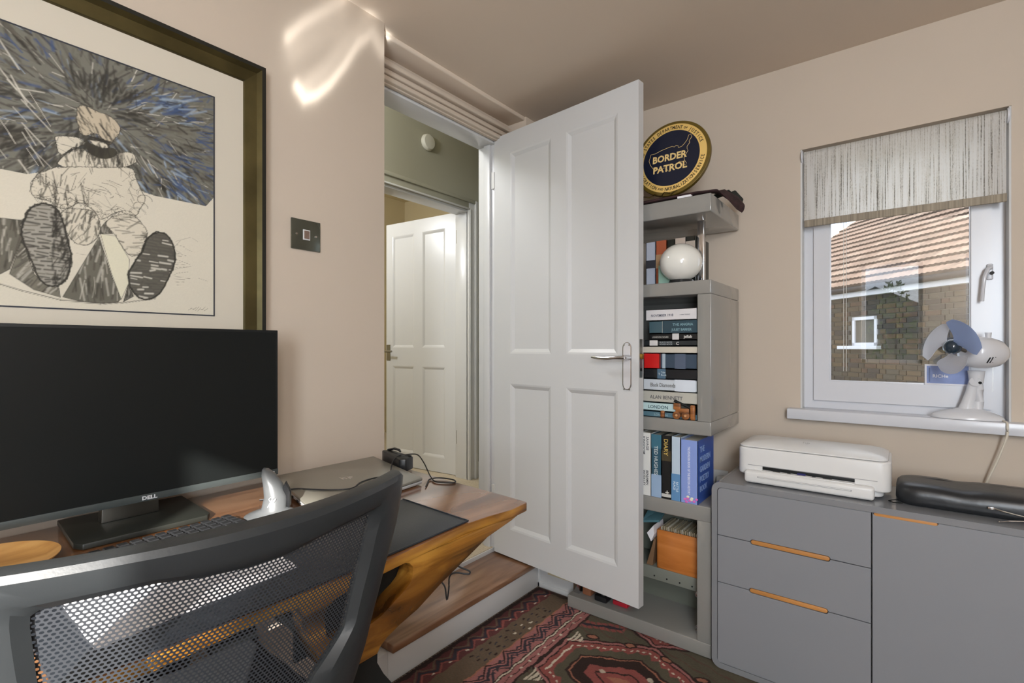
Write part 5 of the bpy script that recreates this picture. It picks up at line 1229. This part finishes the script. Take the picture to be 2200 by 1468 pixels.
for cy_ in (1.52, 1.00, 2.04, .48):
    ax_, ay_ = np.abs(X+.72), np.abs(Y-cy_)
    D = ax_*.50+ay_*.95       # distance-like measure of a lozenge with slanting sides
    D = np.maximum(D, (ax_-.05)*1.05)
    zig = .008*(tri(np.where(ax_*.5 > 0, X, X), .042)-.5)*2
    for (a_, b_, c_) in ((.255, .245, c_dark), (.245, .232, c_pink), (.232, .226, c_dark), (.226, .190, c_red), (.190, .150, c_olive), (.150, .142, c_dark), (.142, .136, c_or), (.136, .090, c_dark), (.090, .0, c_red)):
        mm_ = fld & (D < a_+(zig if a_ in (.190,) else 0)) & (D >= b_-(.012 if a_ == .226 else 0))
        put(mm_, c_)
    put(fld & (np.abs(D-.205) < .004) & (tri(X, .021) > .55), c_cream)
    put(fld & (D < .060) & (D > .052), c_dark); put(fld & (D < .03), c_or)
    for (ox, oy) in ((-.085, .020), (.06, .075), (-.0, -.09), (.085, -.02)):
        put(fld & (((X+.72-ox)/.012)**2+((Y-cy_-oy)/.009)**2 < 1), c_cream, .8)
for (ox, oy) in ((-.793, 1.735), (-.656, 1.734), (-.93, 1.70), (-.52, 1.70), (-.793, 1.25), (-.656, 1.25)):
    put(((X-ox)/.026)**2+((Y-oy)/.016)**2 < 1, c_dark); put(((X-ox)/.018)**2+((Y-oy)/.010)**2 < 1, c_or)
for oy in (1.375, 1.655, .86):
    s_ = (X > -.995) & (X < -.945) & (np.abs(Y-oy) < .035*(1-(X+.995)/.05)+.004) & (tri(X, .016) > .35)
    put(s_, c_cream)
put(fld & (X < -.85) & (np.abs((Y-1.78)-.4*(X+.95)) < .028) & (tri(X+Y, .03) > .2), c_red); put(fld & (X < -.86) & (np.abs((Y-1.78)-.4*(X+.95)) < .008), c_navy)
put((Y > 1.875), c_dark, .7)
rug *= (1+.22*(rng.random(X.shape)-.5))[..., None]
lowf = np.sin(X*23)*np.sin(Y*17+1)*.06+np.sin(X*61+Y*47)*.04
rug *= (1+lowf)[..., None]
rug = rug*.70+rug.mean(-1, keepdims=True)*.30+Lc((110, 84, 74))*.10
Z = .0085+.0006*rng.random(X.shape)
rgm = grid_mesh('rug', nx_, ny_, np.stack([X0_, Y0_, Z], -1), np.clip(rug*.86, 0, 1))
rg = T('rug', 'worn red and brown patterned wool rug on the floor', 'rug', (-.8, 1.25, 0))
link('pile', rgm, rg, vcol_mat('rug_wool', .95, bump=.5, spec=.1))
rbox('backing', M('rug_edge', (52, 40, 36), .95), rg, rx0-.002, rx1+.002, ry0-.002, ry1+.002, .001, .0082, bevel=.001)
fr_ = MB()
for i in range(150):
    y = ry0+(ry1-ry0)*(i+.5)/150; a = rng.normal()*.004; fr_.tube([(rx0, y, .006), (rx0-.008-.004*rng.random(), y+a, .003)], .0014, n=4)
f_ = fr_.go('fringe', M('rug_fringe', (44, 36, 34), .95), rg); f_['kind'] = 'stuff'

# ================================================================== OUTSIDE, beyond the window
P1 = Vector((.68, 8.39, 0)); tv = Vector((-.7000, .7141, 0)).normalized(); nv = Vector((.7141, .7000, 0)).normalized()   # nv points into the house
def hp_(s_, h, d=0): p = P1+tv*s_+nv*d; return Vector((p.x, p.y, E+h))
hm_ = Matrix(((tv.x, nv.x, 0, P1.x), (tv.y, nv.y, 0, P1.y), (0, 0, 1, E), (0, 0, 0, 1)))     # local: x along the wall, y into the house, z up
ho = bpy.data.objects.new('neighbour_house', None); C.objects.link(ho); ho.location = (P1.x, P1.y, -1.8); WM[ho.name] = Matrix.Translation(ho.location)
tag(ho, 'neighbouring yellow brick house with a red tiled roof seen through the window', 'house')
m_mort = M('mortar', (98, 95, 86), .95, var=.12, scale=6)
b = MB(); b.box(-2.2, 4.9, .006, .25, -3, .80); b.go('wall', m_mort, ho, mtx=hm_)
bricks_m = []
for i, c in enumerate(((70, 60, 42), (62, 55, 42), (80, 66, 44), (53, 48, 40), (74, 56, 40), (66, 62, 50), (48, 44, 38))): bricks_m.append(M('brick_%d' % i, c, .9, var=.25, scale=25, bump=.4, bscale=60))
def bmesh_brick(L, mat):
    me = bpy.data.meshes.new('brick'); q = bmesh.new(); bmesh.ops.create_cube(q, size=1); bmesh.ops.scale(q, vec=(L-.011, .02, .064), verts=q.verts)
    bmesh.ops.bevel(q, geom=[e for e in q.edges], offset=.003, segments=1, affect='EDGES'); q.to_mesh(me); q.free(); me.materials.append(mat); return me
bm_ = {(L, i): bmesh_brick(L, m) for L in (.225, .1125) for i, m in enumerate(bricks_m)}
inv = WM[ho.name].inverted(); nb = 0; rest = bmesh.new()
winbox = (1.33, 1.86, -.02, .50)
for r_ in range(-16, 11):
    h = r_*.075-.03; s_ = -2.0+(.17 if r_ % 2 else 0); k_ = r_ % 2
    while s_ < 4.8:
        L = .225 if k_ % 2 == 0 else .1125; c_ = s_+L/2; k_ += 1; s_ += L
        if winbox[0] < c_ < winbox[1] and winbox[2] < h+.037 < winbox[3]+.03: continue
        if h+.07 > .80: continue
        dd = -.004+.003*random.random()
        if -.05 < c_ < 2.42 and -.73 < h < .78 and nb < 300:
            o = bpy.data.objects.new('brick', bm_[(L, random.randrange(len(bricks_m)))]); C.objects.link(o); o.parent = ho
            o.matrix_local = inv @ hm_ @ Matrix.Translation((c_, dd, h+.0375)); nb += 1
        else:
            r2 = bmesh.ops.create_cube(rest, size=1); bmesh.ops.transform(rest, matrix=Matrix.Translation((c_, dd, h+.0375)) @ Matrix.Diagonal((L-.011, .02, .064, 1)), verts=r2['verts'])
me = bpy.data.meshes.new('outer_bricks'); bmesh.ops.transform(rest, matrix=hm_, verts=rest.verts); rest.to_mesh(me); rest.free()
o = link('outer_bricks', me, ho, bricks_m[0]); o['kind'] = 'stuff'
# its window
wf = MB(); a0, a1, h0, h1 = 1.36, 1.83, .02, .475
for (x0, x1, z0, z1) in ((a0, a0+.05, h0, h1), (a1-.05, a1, h0, h1), (a0, a1, h0, h0+.05), (a0, a1, h1-.05, h1)): wf.box(x0, x1, -.02, .05, z0, z1)
hw = wf.go('window', m_upvc, ho, mtx=hm_)
MB().box(a0+.04, a1-.04, .02, .03, h0+.04, h1-.04).go('pane', M('house_pane', (150, 156, 162), .15, spec=.8), hw, mtx=hm_)
MB().box(a0-.07, a1+.24, -.09, .05, -.035, .02).go('window_sill', m_upvc, ho, bevel=.005, mtx=hm_)
# eaves
MB().box(-2.2, 4.95, -.12, -.09, .79, .872).go('fascia', m_upvc, ho, mtx=hm_)
MB().box(-2.2, 4.95, -.09, .02, .792, .80).go('soffit', m_upvc, ho, mtx=hm_)
gt = MB(); gt.cyl((-2.2, -.17, .905), (4.95, -.17, .905), .045, n=14); gt.go('gutter', m_matte, ho, smooth=True, angle=50, mtx=hm_)
# roof
pit = math.radians(33.7); gauge = .245; tw = .160
roofm = hm_ @ Matrix.Translation((0, -.17, .955)) @ Matrix.Rotation(pit, 4, 'X')
MB().box(-2.2, 4.87, .02, 5.2, -.06, -.02).go('roof_deck', M('roof_felt', (40, 34, 32), .9), ho, mtx=roofm)
tiles_m = [M('tile_%d' % i, c, .85, var=.15, scale=18, bump=.3, bscale=50) for i, c in enumerate(((104, 88, 77), (97, 81, 70), (110, 96, 85), (92, 78, 68)))]
def tile_mesh(mat):
    me = bpy.data.meshes.new('roof_tile'); V, Fc = [], []; n_ = 8
    for k_ in range(n_+1):
        x = -tw/2+tw*k_/n_; z = .011*(1+math.cos(4*math.pi*k_/n_))/2
        V += [(x, 0, z+.030), (x, gauge+.05, z-.010), (x, .006, z-.014)]
    for k_ in range(n_):
        a = 3*k_; Fc += [(a, a+3, a+4, a+1), (a+2, a+5, a+3, a)]
    me.from_pydata(V, [], Fc); me.materials.append(mat); return me
tms = [tile_mesh(m) for m in tiles_m]; nt_ = 0; V, Fc = [], []
base = tms[0]
for r_ in range(0, 20):
    for c_ in range(0, 44):
        x = -2.1+c_*tw+(tw/2 if r_ % 2 else 0); y = r_*gauge
        if x > 4.85: continue
        vis = (.10 < x+.9*y*0+0 < 99) and r_ < 13 and (-.4-1.0*y*.0) < x
        sxl = x  # keep the pieces whose place the window shows: right limit drifts left with height
        if vis and nt_ < 300 and (-.2-.55*y) < x < (3.4-.05*y) and r_ < 12:
            o = bpy.data.objects.new('roof_tile', tms[random.randrange(4)]); C.objects.link(o); o.parent = ho
            o.matrix_local = inv @ roofm @ Matrix.Translation((x, y, 0)) @ Matrix.Rotation(random.uniform(-.012, .012), 4, 'Z'); nt_ += 1
        else:
            k0 = len(V); mt_l = Matrix.Translation((x, y, 0))
            V += [tuple(roofm @ mt_l @ v.co) for v in base.vertices]; Fc += [tuple(k0+i for i in p.vertices) for p in base.polygons]
me = bpy.data.meshes.new('outer_roof_tiles'); me.from_pydata(V, [], Fc); o = link('outer_roof_tiles', me, ho, tiles_m[0]); o['kind'] = 'stuff'
vg = MB().box(4.84, 4.92, -.02, 5.1, -.03, .05).go('verge', M('verge_mortar', (176, 168, 156), .9), ho, mtx=roofm)
g_ = struct(rbox('ground', M('garden_ground', (96, 100, 78), .95, var=.2, scale=2), None, -14, 16, -16, 20, -3.1, -3.0, bevel=0))
# reflected from behind: a dark gabled house and a young tree beyond the rear windows
gh = bpy.data.objects.new('garden_house', None); C.objects.link(gh); gh.location = (-.45, -9.5, -3); WM[gh.name] = Matrix.Translation(gh.location)
tag(gh, 'dark roofed garden house behind the rear windows, seen only reflected in the pane', 'house')
MB().box(-2.2, 1.3, -11, -9.3, -3, E+.35).go('wall', M('far_brick', (128, 118, 100), .9), gh)
MB().prism([(-2.4, -9.15, E+.3), (1.5, -9.15, E+.3), (-.45, -9.15, E+1.35)], (0, -2, 0)).go('roof', M('dark_slate', (50, 52, 56), .6), gh)
tr_ = bpy.data.objects.new('young_tree', None); C.objects.link(tr_); tr_.location = (-.1, -5, -3); WM[tr_.name] = Matrix.Translation(tr_.location)
tag(tr_, 'young leafy tree behind the rear windows, seen only reflected in the pane', 'tree')
MB().tube([(-.1, -5, -3), (-.12, -5, -.5), (-.05, -5, E+.2), (-.10, -5.02, E+1.0)], [.05, .035, .02, .005], n=8).go('trunk', M('bark', (70, 60, 50), .9), tr_)
V, Fc = [], []
for i in range(420):
    a = rng.random()*6.28; h_ = rng.random(); r_ = (.55*(1-h_)**.8+.08)*rng.random()**.5
    p = Vector((-.08+r_*math.cos(a), -5+r_*math.sin(a), E-.6+1.6*h_)); d1_ = Vector(rng.normal(size=3)).normalized(); d2_ = d1_.orthogonal().normalized(); k0 = len(V)
    V += [tuple(p-d1_*.045), tuple(p+d2_*.02), tuple(p+d1_*.045), tuple(p-d2_*.02)]; Fc.append((k0, k0+1, k0+2, k0+3))
me = bpy.data.meshes.new('foliage'); me.from_pydata(V, [], Fc); o = link('foliage', me, tr_, M('leaf', (84, 104, 52), .7)); o['kind'] = 'stuff'
